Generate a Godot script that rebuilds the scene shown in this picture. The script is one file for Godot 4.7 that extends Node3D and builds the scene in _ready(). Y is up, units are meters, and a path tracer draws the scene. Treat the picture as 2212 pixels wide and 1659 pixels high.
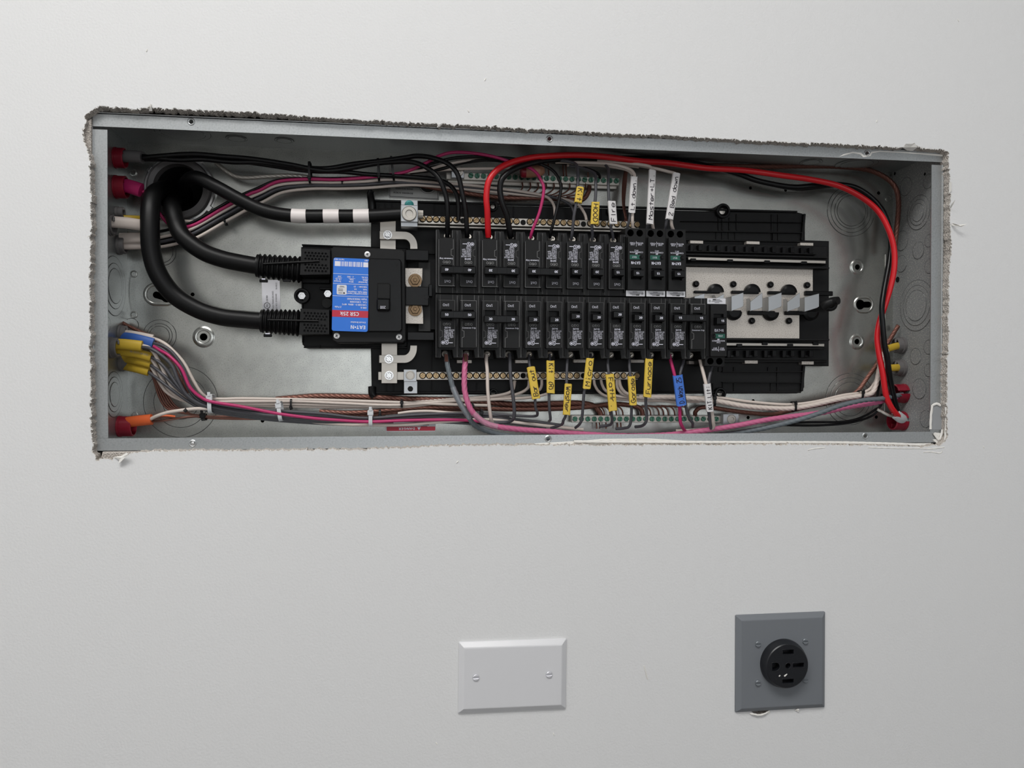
extends Node3D
# An open breaker panel recessed in a painted drywall, with a blank plate and a range outlet below.
# Units are metres. The panel's front flange lies in the plane z = 0; its upper left outer corner is at x = 0, y = TOP.

const TOP := 1.6
const FOCAL := 1646.149                     # in pixels of a 2212 x 1659 picture
const BW := 0.990                           # panel width, height, depth
const BH := 0.3623
const BD := 0.0985
const FL := 0.0147                          # flange width
var eye := Vector3(0.33813, TOP - 0.28247, 0.8654)
var axes := Basis(Vector3(0.991385, 0.001798, 0.130968), Vector3(-0.000795, 0.99997, -0.007705), Vector3(-0.130978, 0.007535, 0.991357))
var M := {}
var names := {}
var texts := {}
var rng := RandomNumberGenerator.new()


class MB:                                   # collects triangles; t(a, b, c) runs counter-clockwise seen from outside
	var v := PackedVector3Array()
	var n := PackedVector3Array()

	func t(a: Vector3, b: Vector3, c: Vector3) -> void:
		var m := (b - a).cross(c - a)
		if m.length_squared() < 1e-24:
			return
		m = m.normalized()
		v.append(a); v.append(c); v.append(b)
		n.append(m); n.append(m); n.append(m)

	func face(p: Array, out: Vector3) -> void:      # convex polygon facing «out»
		var m: Vector3 = (p[1] - p[0]).cross(p[2] - p[0])
		for i in range(1, p.size() - 1):
			if m.dot(out) >= 0.0: t(p[0], p[i], p[i + 1])
			else: t(p[0], p[i + 1], p[i])

	func grid(rows: Array, wrap := false) -> void:  # smooth skin through rows of points
		var R := rows.size()
		var C: int = rows[0].size()
		var nn := []
		for i in R:
			var a := PackedVector3Array()
			a.resize(C)
			nn.append(a)
		var last := C if wrap else C - 1
		for i in R - 1:
			for j in last:
				var k := (j + 1) % C
				var p00: Vector3 = rows[i][j]; var p01: Vector3 = rows[i][k]; var p11: Vector3 = rows[i + 1][k]; var p10: Vector3 = rows[i + 1][j]
				var m := (p11 - p00).cross(p10 - p01)
				nn[i][j] += m; nn[i][k] += m; nn[i + 1][k] += m; nn[i + 1][j] += m
		for i in R - 1:
			for j in last:
				var k := (j + 1) % C
				for q in [[i, j], [i + 1, k], [i, k], [i, j], [i + 1, j], [i + 1, k]]:
					v.append(rows[q[0]][q[1]])
					n.append((nn[q[0]][q[1]] as Vector3).normalized())

	func box(c: Vector3, s: Vector3, b := 0.0, B := Basis.IDENTITY) -> void:   # chamfered by b
		var h := s * 0.5
		b = minf(b, minf(h.x, minf(h.y, h.z)) * 0.99)
		var pt := func(sg: Vector3, ax: int) -> Vector3:
			var p := Vector3(sg.x * (h.x - b), sg.y * (h.y - b), sg.z * (h.z - b))
			p[ax] = sg[ax] * h[ax]
			return c + B * p
		for ax in 3:
			var u := (ax + 1) % 3
			var w := (ax + 2) % 3
			for s1 in [-1.0, 1.0]:
				var q := []
				for st in [[-1.0, -1.0], [1.0, -1.0], [1.0, 1.0], [-1.0, 1.0]]:
					var sg := Vector3()
					sg[ax] = s1; sg[u] = st[0]; sg[w] = st[1]
					q.append(pt.call(sg, ax))
				var o := Vector3()
				o[ax] = s1
				face(q, B * o)
			if b > 0.0:                      # the four edges along axis ax
				for su in [-1.0, 1.0]:
					for sw in [-1.0, 1.0]:
						var e0 := Vector3(); var e1 := Vector3()
						e0[ax] = -1.0; e1[ax] = 1.0
						e0[u] = su; e1[u] = su; e0[w] = sw; e1[w] = sw
						var o := Vector3()
						o[u] = su; o[w] = sw
						face([pt.call(e0, u), pt.call(e1, u), pt.call(e1, w), pt.call(e0, w)], B * o)
		if b > 0.0:
			for sx in [-1.0, 1.0]:
				for sy in [-1.0, 1.0]:
					for sz in [-1.0, 1.0]:
						var sg := Vector3(sx, sy, sz)
						face([pt.call(sg, 0), pt.call(sg, 1), pt.call(sg, 2)], B * sg)

	func lathe(prof: Array, o: Vector3, B := Basis.IDENTITY, seg := 24, a0 := 0.0, a1 := TAU) -> void:   # profile of (r, z) round B.z
		for i in prof.size() - 1:
			var rows := []
			for q in [prof[i], prof[i + 1]]:
				var row := PackedVector3Array()
				for j in seg + 1:
					var a := lerpf(a0, a1, float(j) / seg)
					row.append(o + B * Vector3(cos(a) * q.x, sin(a) * q.x, q.y))
				rows.append(row)
			var dr: Vector2 = prof[i + 1] - prof[i]
			if dr.length() > 1e-9:
				grid([rows[1], rows[0]])

	func tube(path: PackedVector3Array, r: float, sides := 8, ridges := 0, twist := 0.0, bump := 0.0, caps := true, flat := 1.0, taper := 0.0) -> void:
		var rows := []
		var up := Vector3(0, 0, 1)
		var s := 0.0
		var N := path.size()
		for i in N:
			var d := (path[mini(i + 1, N - 1)] - path[maxi(i - 1, 0)]).normalized()
			if i > 0: s += path[i].distance_to(path[i - 1])
			up = up - d * up.dot(d)
			if up.length() < 0.05: up = d.cross(Vector3(0.3, 0.8, 0.5))
			up = up.normalized()
			var sd := d.cross(up)
			var row := PackedVector3Array()
			for j in sides:
				var a := TAU * j / sides
				var rr := r * (1.0 - taper * float(i) / N)
				if ridges: rr *= 1.0 - bump + bump * absf(cos(0.5 * ridges * (a + twist * s)))
				row.append(path[i] + (sd * cos(a) + up * sin(a) * flat) * rr)
			rows.append(row)
		rows.reverse()
		grid(rows, true)
		if caps:
			for e in [0, N - 1]:
				var row: PackedVector3Array = rows[N - 1 - e]
				var o := path[0] - path[1] if e == 0 else path[N - 1] - path[N - 2]
				for j in range(1, sides - 1): face([row[0], row[j], row[j + 1]], o)

	func prism(p: PackedVector2Array, z0: float, z1: float, b := 0.0, o := Vector3.ZERO, B := Basis.IDENTITY) -> void:
		var N := p.size()
		if Geometry2D.is_polygon_clockwise(p):
			p = p.duplicate()
			p.reverse()
		var q := PackedVector2Array()
		for i in N:
			var d0 := (p[i] - p[(i + N - 1) % N]).normalized()
			var d1 := (p[(i + 1) % N] - p[i]).normalized()
			var m := (Vector2(-d0.y, d0.x) + Vector2(-d1.y, d1.x))
			m = m / maxf(0.3, m.length_squared() * 0.5)
			q.append(p[i] + m * b)
		var f := func(w: Vector2, z: float) -> Vector3: return o + B * Vector3(w.x, w.y, z)
		var tri := Geometry2D.triangulate_polygon(q)
		for i in range(0, tri.size(), 3):
			face([f.call(q[tri[i]], z1), f.call(q[tri[i + 1]], z1), f.call(q[tri[i + 2]], z1)], B.z)
			face([f.call(p[tri[i]], z0), f.call(p[tri[i + 1]], z0), f.call(p[tri[i + 2]], z0)], -B.z)
		for i in N:
			var k := (i + 1) % N
			var e := p[k] - p[i]
			var out := B * Vector3(e.y, -e.x, 0)
			face([f.call(p[i], z0), f.call(p[k], z0), f.call(p[k], z1 - b), f.call(p[i], z1 - b)], out)
			if b > 0.0: face([f.call(p[i], z1 - b), f.call(p[k], z1 - b), f.call(q[k], z1), f.call(q[i], z1)], out + B.z * out.length())

	func plate(outer: PackedVector2Array, holes: Array, z0: float, z1: float, o := Vector3.ZERO, B := Basis.IDENTITY, back := true, rim := true) -> void:
		var pts := PackedVector2Array(outer)
		for h in holes: pts.append_array(h)
		var f := func(w: Vector2, z: float) -> Vector3: return o + B * Vector3(w.x, w.y, z)
		var tri := Geometry2D.triangulate_delaunay(pts)
		for i in range(0, tri.size(), 3):
			var a := pts[tri[i]]; var b := pts[tri[i + 1]]; var c := pts[tri[i + 2]]
			var g := (a + b + c) / 3.0
			if not Geometry2D.is_point_in_polygon(g, outer): continue
			var inside := false
			for h in holes:
				if Geometry2D.is_point_in_polygon(g, h): inside = true
			if inside: continue
			face([f.call(a, z1), f.call(b, z1), f.call(c, z1)], B.z)
			if back: face([f.call(a, z0), f.call(b, z0), f.call(c, z0)], -B.z)
		if rim:
			var loops := [outer] + holes
			for li in loops.size():
				var l: PackedVector2Array = loops[li]
				var sg := (-1.0 if Geometry2D.is_polygon_clockwise(l) else 1.0) * (1.0 if li == 0 else -1.0)
				for i in l.size():
					var k := (i + 1) % l.size()
					var e := l[k] - l[i]
					face([f.call(l[i], z0), f.call(l[k], z0), f.call(l[k], z1), f.call(l[i], z1)], B * Vector3(e.y, -e.x, 0) * sg)

	func done(off := Vector3.ZERO) -> ArrayMesh:
		var a := []
		a.resize(Mesh.ARRAY_MAX)
		var w := PackedVector3Array(v)
		if off != Vector3.ZERO:
			for i in w.size(): w[i] -= off
		a[Mesh.ARRAY_VERTEX] = w
		a[Mesh.ARRAY_NORMAL] = n
		var m := ArrayMesh.new()
		m.add_surface_from_arrays(Mesh.PRIMITIVE_TRIANGLES, a)
		return m


# ---- places: a point of the photograph at a given depth z (mm), or on a plane x = const or y = const
func at(px: float, py: float, z: float) -> Vector3:
	var d := axes * Vector3((px - 1106.0) / FOCAL, (829.5 - py) / FOCAL, -1.0)
	return eye + d * ((z * 0.001 - eye.z) / d.z)

func on_plane(px: float, py: float, axis: int, value: float) -> Vector3:
	var d := axes * Vector3((px - 1106.0) / FOCAL, (829.5 - py) / FOCAL, -1.0)
	return eye + d * ((value - eye[axis]) / d[axis])

func at2(px: float, py: float, z: float) -> Vector2:
	var p := at(px, py, z)
	return Vector2(p.x, p.y)

func poly(z: float, a: Array) -> PackedVector2Array:
	var r := PackedVector2Array()
	for i in range(0, a.size(), 2): r.append(at2(a[i], a[i + 1], z))
	return r

func pts3(a: Array) -> PackedVector3Array:
	var r := PackedVector3Array()
	for i in range(0, a.size(), 3): r.append(at(a[i], a[i + 1], a[i + 2]))
	return r

func curve(p: PackedVector3Array, k := 6) -> PackedVector3Array:    # Catmull-Rom
	var r := PackedVector3Array()
	var N := p.size()
	for i in N - 1:
		for j in k:
			r.append(p[i].cubic_interpolate(p[i + 1], p[maxi(i - 1, 0)], p[mini(i + 2, N - 1)], float(j) / k))
	r.append(p[N - 1])
	return r

func even(p: PackedVector3Array, step: float) -> PackedVector3Array:
	var r := PackedVector3Array([p[0]])
	var need := step
	for i in p.size() - 1:
		var l := p[i].distance_to(p[i + 1])
		var a := 0.0
		while l - a >= need:
			a += need
			r.append(p[i].lerp(p[i + 1], a / l))
			need = step
		need -= l - a
	return r

func circ(c: Vector2, r: float, n := 20, ry := -1.0) -> PackedVector2Array:
	var q := PackedVector2Array()
	for i in n: q.append(c + Vector2(cos(TAU * i / n) * r, sin(TAU * i / n) * (r if ry < 0.0 else ry)))
	return q

func rrect(c: Vector2, w: float, h: float, r: float, n := 4) -> PackedVector2Array:
	var q := PackedVector2Array()
	for k in 4:
		var cc := c + Vector2((w * 0.5 - r) * (1 if k in [0, 3] else -1), (h * 0.5 - r) * (1 if k < 2 else -1))
		for i in n + 1:
			var a := PI * 0.5 * (k + float(i) / n)
			q.append(cc + Vector2(cos(a), sin(a)) * r)
	return q

func dense(p: PackedVector2Array, step: float) -> PackedVector2Array:
	var q := PackedVector2Array()
	for i in p.size():
		var b := p[(i + 1) % p.size()]
		var k := maxi(1, int(ceil(p[i].distance_to(b) / step)))
		for j in k: q.append(p[i].lerp(b, float(j) / k))
	return q

func rect2(x0: float, y0: float, x1: float, y1: float) -> PackedVector2Array:
	return PackedVector2Array([Vector2(x0, y0), Vector2(x1, y0), Vector2(x1, y1), Vector2(x0, y1)])

func facing(z: Vector3, y := Vector3.UP) -> Basis:
	z = z.normalized()
	if absf(z.dot(y)) > 0.95: y = Vector3(0, 0, 1)
	var x := y.cross(z).normalized()
	return Basis(x, z.cross(x), z)


# ---- objects
func numbered(called: String, parent: Node) -> String:
	var key := "%d/%s" % [parent.get_instance_id(), called]
	var k: int = names.get(key, 0)
	names[key] = k + 1
	return called if k == 0 else "%s_%03d" % [called, k]

func tag(o: Node, label: String, category: String, group := "") -> void:
	o.set_meta("label", label)
	o.set_meta("category", category)
	if group: o.set_meta("group", group)

func thing(called: String, label: String, category: String, where: Vector3, group := "") -> Node3D:
	var o := Node3D.new()
	o.name = numbered(called, self)
	o.position = where
	add_child(o, true)
	tag(o, label, category, group)
	return o

func org(o: Node) -> Vector3:
	var p := Vector3.ZERO
	while o is Node3D and o != self:
		p += o.position
		o = o.get_parent()
	return p

func part(parent: Node, called: String, mb: MB, m: Material, label := "") -> MeshInstance3D:
	return piece(parent, called, mb.done(org(parent)), m, label)

func piece(parent: Node, called: String, mesh: Mesh, m: Material, label := "") -> MeshInstance3D:
	var o := MeshInstance3D.new()
	o.name = numbered(called, parent)
	o.mesh = mesh
	o.material_override = m
	if label: o.set_meta("label", label)
	parent.add_child(o, true)
	return o

func solo(called: String, mb: MB, m: Material, label: String, category: String, group := "") -> MeshInstance3D:
	var lo := mb.v[0]
	var hi := mb.v[0]
	for p in mb.v:
		lo = lo.min(p); hi = hi.max(p)
	var base := Vector3((lo.x + hi.x) * 0.5, lo.y, (lo.z + hi.z) * 0.5)
	var o := piece(self, called, mb.done(base), m)
	o.position = base
	tag(o, label, category, group)
	return o

func struct(called: String, mb: MB, m: Material, parent: Node = self) -> MeshInstance3D:
	var o := part(parent, called, mb, m)
	if parent == self: o.set_meta("kind", "structure")
	return o

func mat(c: Color, rough: float, metal := 0.0) -> StandardMaterial3D:
	var m := StandardMaterial3D.new()
	m.albedo_color = c
	m.roughness = rough
	m.metallic = metal
	return m

func noise_tex(size: int, freq: float, oct: int, ramp: Array, kind := FastNoiseLite.TYPE_SIMPLEX_SMOOTH, sd := 3) -> NoiseTexture2D:
	var f := FastNoiseLite.new()
	f.seed = sd
	f.noise_type = kind
	f.frequency = freq
	f.fractal_octaves = oct
	var t := NoiseTexture2D.new()
	t.width = size; t.height = size
	t.seamless = true
	t.noise = f
	if ramp.size():
		var g := Gradient.new()
		g.offsets = PackedFloat32Array(ramp[0])
		g.colors = PackedColorArray(ramp[1])
		t.color_ramp = g
	return t

func bumpy(m: StandardMaterial3D, size: int, freq: float, oct: int, strength: float, per_metre: float, scale := 1.0, sd := 5) -> void:
	var t := noise_tex(size, freq, oct, [], FastNoiseLite.TYPE_SIMPLEX_SMOOTH, sd)
	t.as_normal_map = true
	t.bump_strength = strength
	m.normal_enabled = true
	m.normal_texture = t
	m.normal_scale = scale
	m.uv1_triplanar = true
	m.uv1_world_triplanar = true
	m.uv1_scale = Vector3.ONE * per_metre

func gray(a: float) -> Color:
	return Color(a, a, a)

func txt(parent: Node, called: String, s: String, cap: float, where: Vector3, m: Material, bold := false, align := 1, turn := 0.0, B := Basis.IDENTITY, wide := 1.0) -> MeshInstance3D:
	# lettering: cap height in mm, «where» is the middle (or the left end) of the first line's height
	var key := "%s|%f|%s|%d|%f" % [s, cap, bold, align, wide]
	if not texts.has(key):
		var f := SystemFont.new()
		f.font_names = PackedStringArray(["Droid Sans"])
		f.font_weight = 700 if bold else 400
		var t := TextMesh.new()
		t.font = f
		t.font_size = 24
		t.pixel_size = cap * 0.001 / (0.714 * 24.0)
		t.depth = 0.00008
		t.curve_step = 3.0
		t.text = s
		t.horizontal_alignment = [HORIZONTAL_ALIGNMENT_LEFT, HORIZONTAL_ALIGNMENT_CENTER, HORIZONTAL_ALIGNMENT_RIGHT][align]
		t.vertical_alignment = VERTICAL_ALIGNMENT_CENTER
		t.line_spacing = -9.5
		texts[key] = t
	var o := piece(parent, called, texts[key], m)
	o.transform = Transform3D((B * Basis(Vector3(0, 0, 1), turn)).scaled_local(Vector3(wide, 1, 1)), where - org(parent))
	return o

var glyphs := {
	"K": "0006 4603 1440", "i": "2023 2526", "t": "2620 0444", "(": "46232140", ")": "06232100", "R": "0006 0636453303 2340", "H": "0006 4640 0343", "O": "260402204244 4426", "D": "0006 062644422000",
	"F": "0006 0646 0333", "I": "2026", "r": "0004 022434", "e": "0242432403011041", "L": "060040", "d": "4640 4324030120 2041", "o": "240301204143 4324", "w": "0410233044", "n": "0004 03243440", "M": "0006234640",
	"a": "4324030120 2041 4440", "s": "442403413000", "T": "0646 2620", "+": "0343 2125", "2": "0526450040", "B": "0006 0636453303 33413000", "b": "0600 033443412001", "u": "04012041 4440", "W": "0610243046",
	"h": "0600 03243440", "c": "432403012041", "G": "4526040220414323", "g": "4524032244 4541 4120 2001", "A": "002640 1232", ".": "2021", ":": "2122 2425", "5": "460603334100 ", "C": "45260402204 1", " ": "",
}

func handwriting(parent: Node, s: String, height: float, length: float, origin: Vector3, along: Vector3, up: Vector3, m: Material) -> void:
	# marker strokes; «origin» is the start of the base line, «along» the reading direction
	var mb := MB.new()
	var adv := length / s.length()
	var out := along.cross(up).normalized()
	for k in s.length():
		var lean := rng.randf_range(-0.1, 0.15)
		var lift := rng.randf_range(-0.06, 0.06) * height
		for st in (glyphs.get(s[k], "") as String).split(" ", false):
			var line := PackedVector3Array()
			for i in range(0, st.length() - 1, 2):
				var gx := int(st[i]) / 4.0
				var gy := int(st[i + 1]) / 6.0
				line.append(origin + along * (adv * (k + 0.12 + 0.74 * gx) + lean * gy * height * 0.5) + up * (gy * height + lift) + out * 0.00012)
			if line.size() > 1:
				line = curve(line, 3) if line.size() > 3 else line
				mb.tube(line, 0.00043, 5, 0, 0.0, 0.0, true, 0.45)
	part(parent, "handwriting", mb, m)

func _ready() -> void:
	rng.seed = 11
	# camera
	var cam := Camera3D.new()
	cam.name = "camera"
	cam.transform = Transform3D(axes, eye)
	cam.fov = rad_to_deg(2.0 * atan(829.5 / FOCAL))
	cam.near = 0.02
	add_child(cam)
	cam.current = true
	# sky (the room is closed), exposure
	var env := Environment.new()
	env.background_mode = Environment.BG_COLOR
	env.background_color = Color(0.02, 0.02, 0.02)
	env.tonemap_mode = Environment.TONE_MAPPER_LINEAR
	env.tonemap_exposure = 0.87
	env.sdfgi_enabled = true
	env.ssao_enabled = true
	env.ssil_enabled = true
	var we := WorldEnvironment.new()
	we.name = "environment"
	we.environment = env
	add_child(we)
	# the ceiling fittings: [centre x, z, width, depth, energy, colour]
	for q in [[-0.1, 1.35, 1.8, 0.7, 4.6, Color(1.0, 0.995, 0.985)]]:
		ceiling_panel(q)
	daylight_window(-0.2, 2.2, 1.02, 2.1, 3.2)
	materials()
	room()
	enclosure()
	interior_base()
	bus()
	neutral_bars()
	ground_bars()
	main_breaker()
	service()
	breakers()
	connectors()
	sheaths()
	wires()
	ties()
	plates()


func ceiling_panel(q: Array) -> void:
	var c := Vector3(q[0], 2.98, q[1])
	var o := thing("ceiling_light", "white square-edged light panel on the ceiling in front of the breaker panel", "ceiling light", c)
	var fr := MB.new()
	for s in [-1.0, 1.0]:
		fr.box(c + Vector3(s * (q[2] * 0.5 + 0.012), 0, 0), Vector3(0.024, 0.04, q[3] + 0.048), 0.003)
		fr.box(c + Vector3(0, 0, s * (q[3] * 0.5 + 0.012)), Vector3(q[2], 0.04, 0.024), 0.003)
	part(o, "frame", fr, mat(gray(0.85), 0.5))
	var di := MB.new()
	di.box(c + Vector3(0, 0.004, 0), Vector3(q[2], 0.012, q[3]))
	var m := mat(gray(0.9), 0.6)
	m.emission_enabled = true
	m.emission = q[5]
	m.emission_energy_multiplier = 1.2
	part(o, "diffuser", di, m)
	var l := AreaLight3D.new()
	l.name = "panel_light"
	l.area_size = Vector2(q[2], q[3])
	l.light_color = q[5]
	l.light_energy = q[4]
	l.area_range = 8.0
	l.area_attenuation = 2.0
	l.shadow_enabled = true
	l.transform = Transform3D(Basis(Vector3(1, 0, 0), -PI / 2), c + Vector3(0, -0.008, 0))
	add_child(l)


func daylight_window(x0: float, x1: float, y0: float, y1: float, z: float) -> void:    # in the wall behind the camera
	var o := Node3D.new()
	o.name = "window_1"
	o.position = Vector3((x0 + x1) * 0.5, y0, z)
	o.set_meta("kind", "structure")
	add_child(o)
	var f := MB.new()
	for x in [x0, (x0 + x1) * 0.5, x1]: f.box(Vector3(x, (y0 + y1) * 0.5, z + 0.03), Vector3(0.05, y1 - y0 + 0.05, 0.07), 0.004)
	for y in [y0, y1]: f.box(Vector3((x0 + x1) * 0.5, y, z + 0.03), Vector3(x1 - x0, 0.05, 0.07), 0.004)
	part(o, "window_frame", f, mat(gray(0.85), 0.5))
	var m := mat(gray(0.9), 0.6)
	m.emission_enabled = true
	m.emission = Color(0.96, 0.98, 1.0)
	m.emission_energy_multiplier = 0.35
	for k in 2:
		var p := MB.new()
		p.box(Vector3(lerpf(x0, x1, 0.25 + 0.5 * k), (y0 + y1) * 0.5, z + 0.035), Vector3((x1 - x0) * 0.5 - 0.05, y1 - y0 - 0.05, 0.006))
		part(o, "frosted_pane", p, m)
	var l := AreaLight3D.new()
	l.name = "window_daylight"
	l.area_size = Vector2(x1 - x0, y1 - y0)
	l.light_color = Color(0.96, 0.98, 1.0)
	l.light_energy = 1.15
	l.area_range = 8.0
	l.area_attenuation = 2.0
	l.shadow_enabled = true
	l.transform = Transform3D(Basis.IDENTITY, Vector3((x0 + x1) * 0.5, (y0 + y1) * 0.5, z - 0.01))
	add_child(l)


func materials() -> void:
	M.paint = mat(Color(0.89, 0.89, 0.89), 0.6)
	bumpy(M.paint, 1024, 0.03, 3, 3.0, 8.5, 0.45)
	M.plain = mat(Color(0.82, 0.82, 0.82), 0.8)
	M.floor = mat(Color(0.42, 0.41, 0.4), 0.7)
	M.gypsum = mat(Color(0.76, 0.73, 0.7), 0.95)
	bumpy(M.gypsum, 256, 0.09, 3, 10.0, 18.0)
	M.torn = mat(Color(0.93, 0.92, 0.9), 0.9)
	M.cavity = mat(gray(0.12), 0.9)
	M.galv = mat(Color(0.87, 0.87, 0.855), 0.26, 0.88)
	M.galv.albedo_texture = noise_tex(1024, 0.085, 4, [[0.0, 0.19, 0.27, 0.4, 0.62, 1.0], [Color(0.52, 0.52, 0.52), Color(0.68, 0.68, 0.67), Color(0.835, 0.84, 0.83), Color(0.855, 0.86, 0.85), Color(0.87, 0.875, 0.865), Color(0.9, 0.905, 0.895)]])
	M.galv.uv1_triplanar = true
	M.galv.uv1_world_triplanar = true
	M.galv.uv1_scale = Vector3.ONE * 7.0
	M.galv.detail_enabled = true
	M.galv.detail_blend_mode = BaseMaterial3D.BLEND_MODE_MUL
	M.galv.detail_albedo = noise_tex(512, 0.012, 3, [[0.0, 1.0], [Color(0.94, 0.94, 0.945), Color(1, 1, 1)]], FastNoiseLite.TYPE_SIMPLEX_SMOOTH, 21)
	M.galv.uv2_triplanar = true
	M.galv.uv2_world_triplanar = true
	M.galv.uv2_scale = Vector3.ONE * 2.3
	M.zinc = mat(Color(0.84, 0.85, 0.85), 0.38, 0.88)
	M.zinc.albedo_texture = noise_tex(1024, 0.06, 4, [[0.0, 0.18, 0.3, 0.6, 1.0], [Color(0.7, 0.7, 0.71), Color(0.78, 0.785, 0.79), Color(0.84, 0.845, 0.85), Color(0.86, 0.865, 0.87), Color(0.9, 0.905, 0.91)]], FastNoiseLite.TYPE_SIMPLEX_SMOOTH, 31)
	M.zinc.uv1_triplanar = true
	M.zinc.uv1_world_triplanar = true
	M.zinc.uv1_scale = Vector3.ONE * 6.0
	M.dusty = mat(Color(1, 1, 1), 0.6, 0.25)
	M.dusty.albedo_texture = noise_tex(1024, 0.05, 5, [[0.0, 0.42, 0.58, 0.68, 1.0], [Color(0.55, 0.56, 0.57), Color(0.6, 0.61, 0.61), Color(0.62, 0.63, 0.63), Color(0.68, 0.68, 0.67), Color(0.88, 0.87, 0.85)]], FastNoiseLite.TYPE_SIMPLEX_SMOOTH, 8)
	M.dusty.uv1_triplanar = true
	M.dusty.uv1_world_triplanar = true
	M.dusty.uv1_scale = Vector3.ONE * 7.5
	M.slit = mat(gray(0.27), 0.7, 0.3)
	M.hole = mat(gray(0.01), 0.9)
	M.black = mat(Color(0.112, 0.112, 0.114), 0.42)
	bumpy(M.black, 256, 0.25, 2, 1.5, 40.0, 0.35, 9)
	M.base = mat(Color(0.085, 0.085, 0.088), 0.45)
	M.gloss = mat(Color(0.045, 0.045, 0.05), 0.28)
	for k in ["black", "base", "gloss", "rubber", "ink"]:
		if M.has(k): (M[k] as StandardMaterial3D).metallic_specular = 0.32
	M.wear = mat(gray(0.42), 0.6)
	M.sheet = mat(Color(0.86, 0.84, 0.82), 0.45, 0.55)
	M.sheet.albedo_texture = noise_tex(1024, 0.07, 4, [[0.0, 0.2, 0.28, 0.4, 1.0], [Color(0.5, 0.47, 0.45), Color(0.7, 0.67, 0.65), Color(0.86, 0.84, 0.82), Color(0.93, 0.92, 0.9), Color(1, 1, 1)]], FastNoiseLite.TYPE_SIMPLEX_SMOOTH, 4)
	M.sheet.uv1_triplanar = true
	M.sheet.uv1_world_triplanar = true
	M.sheet.uv1_scale = Vector3.ONE * 9.0
	M.alu = mat(Color(0.7, 0.71, 0.72), 0.36, 0.88)
	M.tin = mat(Color(0.74, 0.72, 0.69), 0.4, 0.8)
	M.steel = mat(Color(0.85, 0.85, 0.85), 0.25, 0.95)
	M.brass = mat(Color(0.66, 0.57, 0.44), 0.32, 0.85)
	M.bronze = mat(Color(0.52, 0.43, 0.33), 0.35, 0.8)
	M.green = mat(Color(0.3, 0.46, 0.39), 0.32, 0.75)
	M.teal = mat(Color(0.1, 0.42, 0.42), 0.4, 0.3)
	M.copper = mat(Color(0.47, 0.32, 0.28), 0.42, 0.7)
	M.red = mat(Color(0.83, 0.1, 0.14), 0.35)
	M.pink = mat(Color(0.72, 0.16, 0.4), 0.38)
	M.rose = mat(Color(0.78, 0.41, 0.56), 0.45)
	M.white = mat(Color(0.84, 0.79, 0.755), 0.45)
	M.grey = mat(Color(0.29, 0.29, 0.31), 0.42)
	M.slate = mat(Color(0.4, 0.43, 0.45), 0.45)
	M.ink = mat(Color(0.042, 0.042, 0.05), 0.33)
	M.rubber = mat(Color(0.05, 0.05, 0.054), 0.42)
	M.rubber.metallic_specular = 0.35
	M.ink.metallic_specular = 0.4
	bumpy(M.rubber, 256, 0.1, 2, 2.0, 40.0, 0.12, 2)
	M.yellow = mat(Color(0.87, 0.74, 0.28), 0.5)
	M.tagwhite = mat(Color(0.86, 0.85, 0.85), 0.5)
	M.blue = mat(Color(0.25, 0.45, 0.8), 0.5)
	M.orange = mat(Color(0.88, 0.4, 0.2), 0.5)
	M.marker = mat(Color(0.1, 0.05, 0.12), 0.6)
	M.crimson = mat(Color(0.53, 0.05, 0.15), 0.42)
	M.ochre = mat(Color(0.79, 0.66, 0.2), 0.5)
	M.denim = mat(Color(0.22, 0.38, 0.68), 0.5)
	M.pvc = mat(Color(0.41, 0.4, 0.4), 0.55)
	M.print = mat(Color(0.9, 0.9, 0.95), 0.6)
	M.dim = mat(gray(0.6), 0.6)
	M.dark = mat(gray(0.13), 0.6)
	M.paper = mat(Color(0.86, 0.86, 0.88), 0.5)
	M.foil = mat(Color(0.68, 0.68, 0.67), 0.5, 0.3)
	M.mainblue = mat(Color(0.14, 0.45, 0.85), 0.35)
	M.bandred = mat(Color(0.75, 0.13, 0.24), 0.35)
	M.testgreen = mat(Color(0.05, 0.33, 0.27), 0.45)
	M.nylon = mat(Color(0.82, 0.83, 0.84), 0.35)
	M.plate = mat(Color(0.86, 0.86, 0.87), 0.22)
	M.gray = mat(Color(0.455, 0.47, 0.49), 0.5)
	M.socket = mat(Color(0.09, 0.097, 0.115), 0.35)


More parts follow.
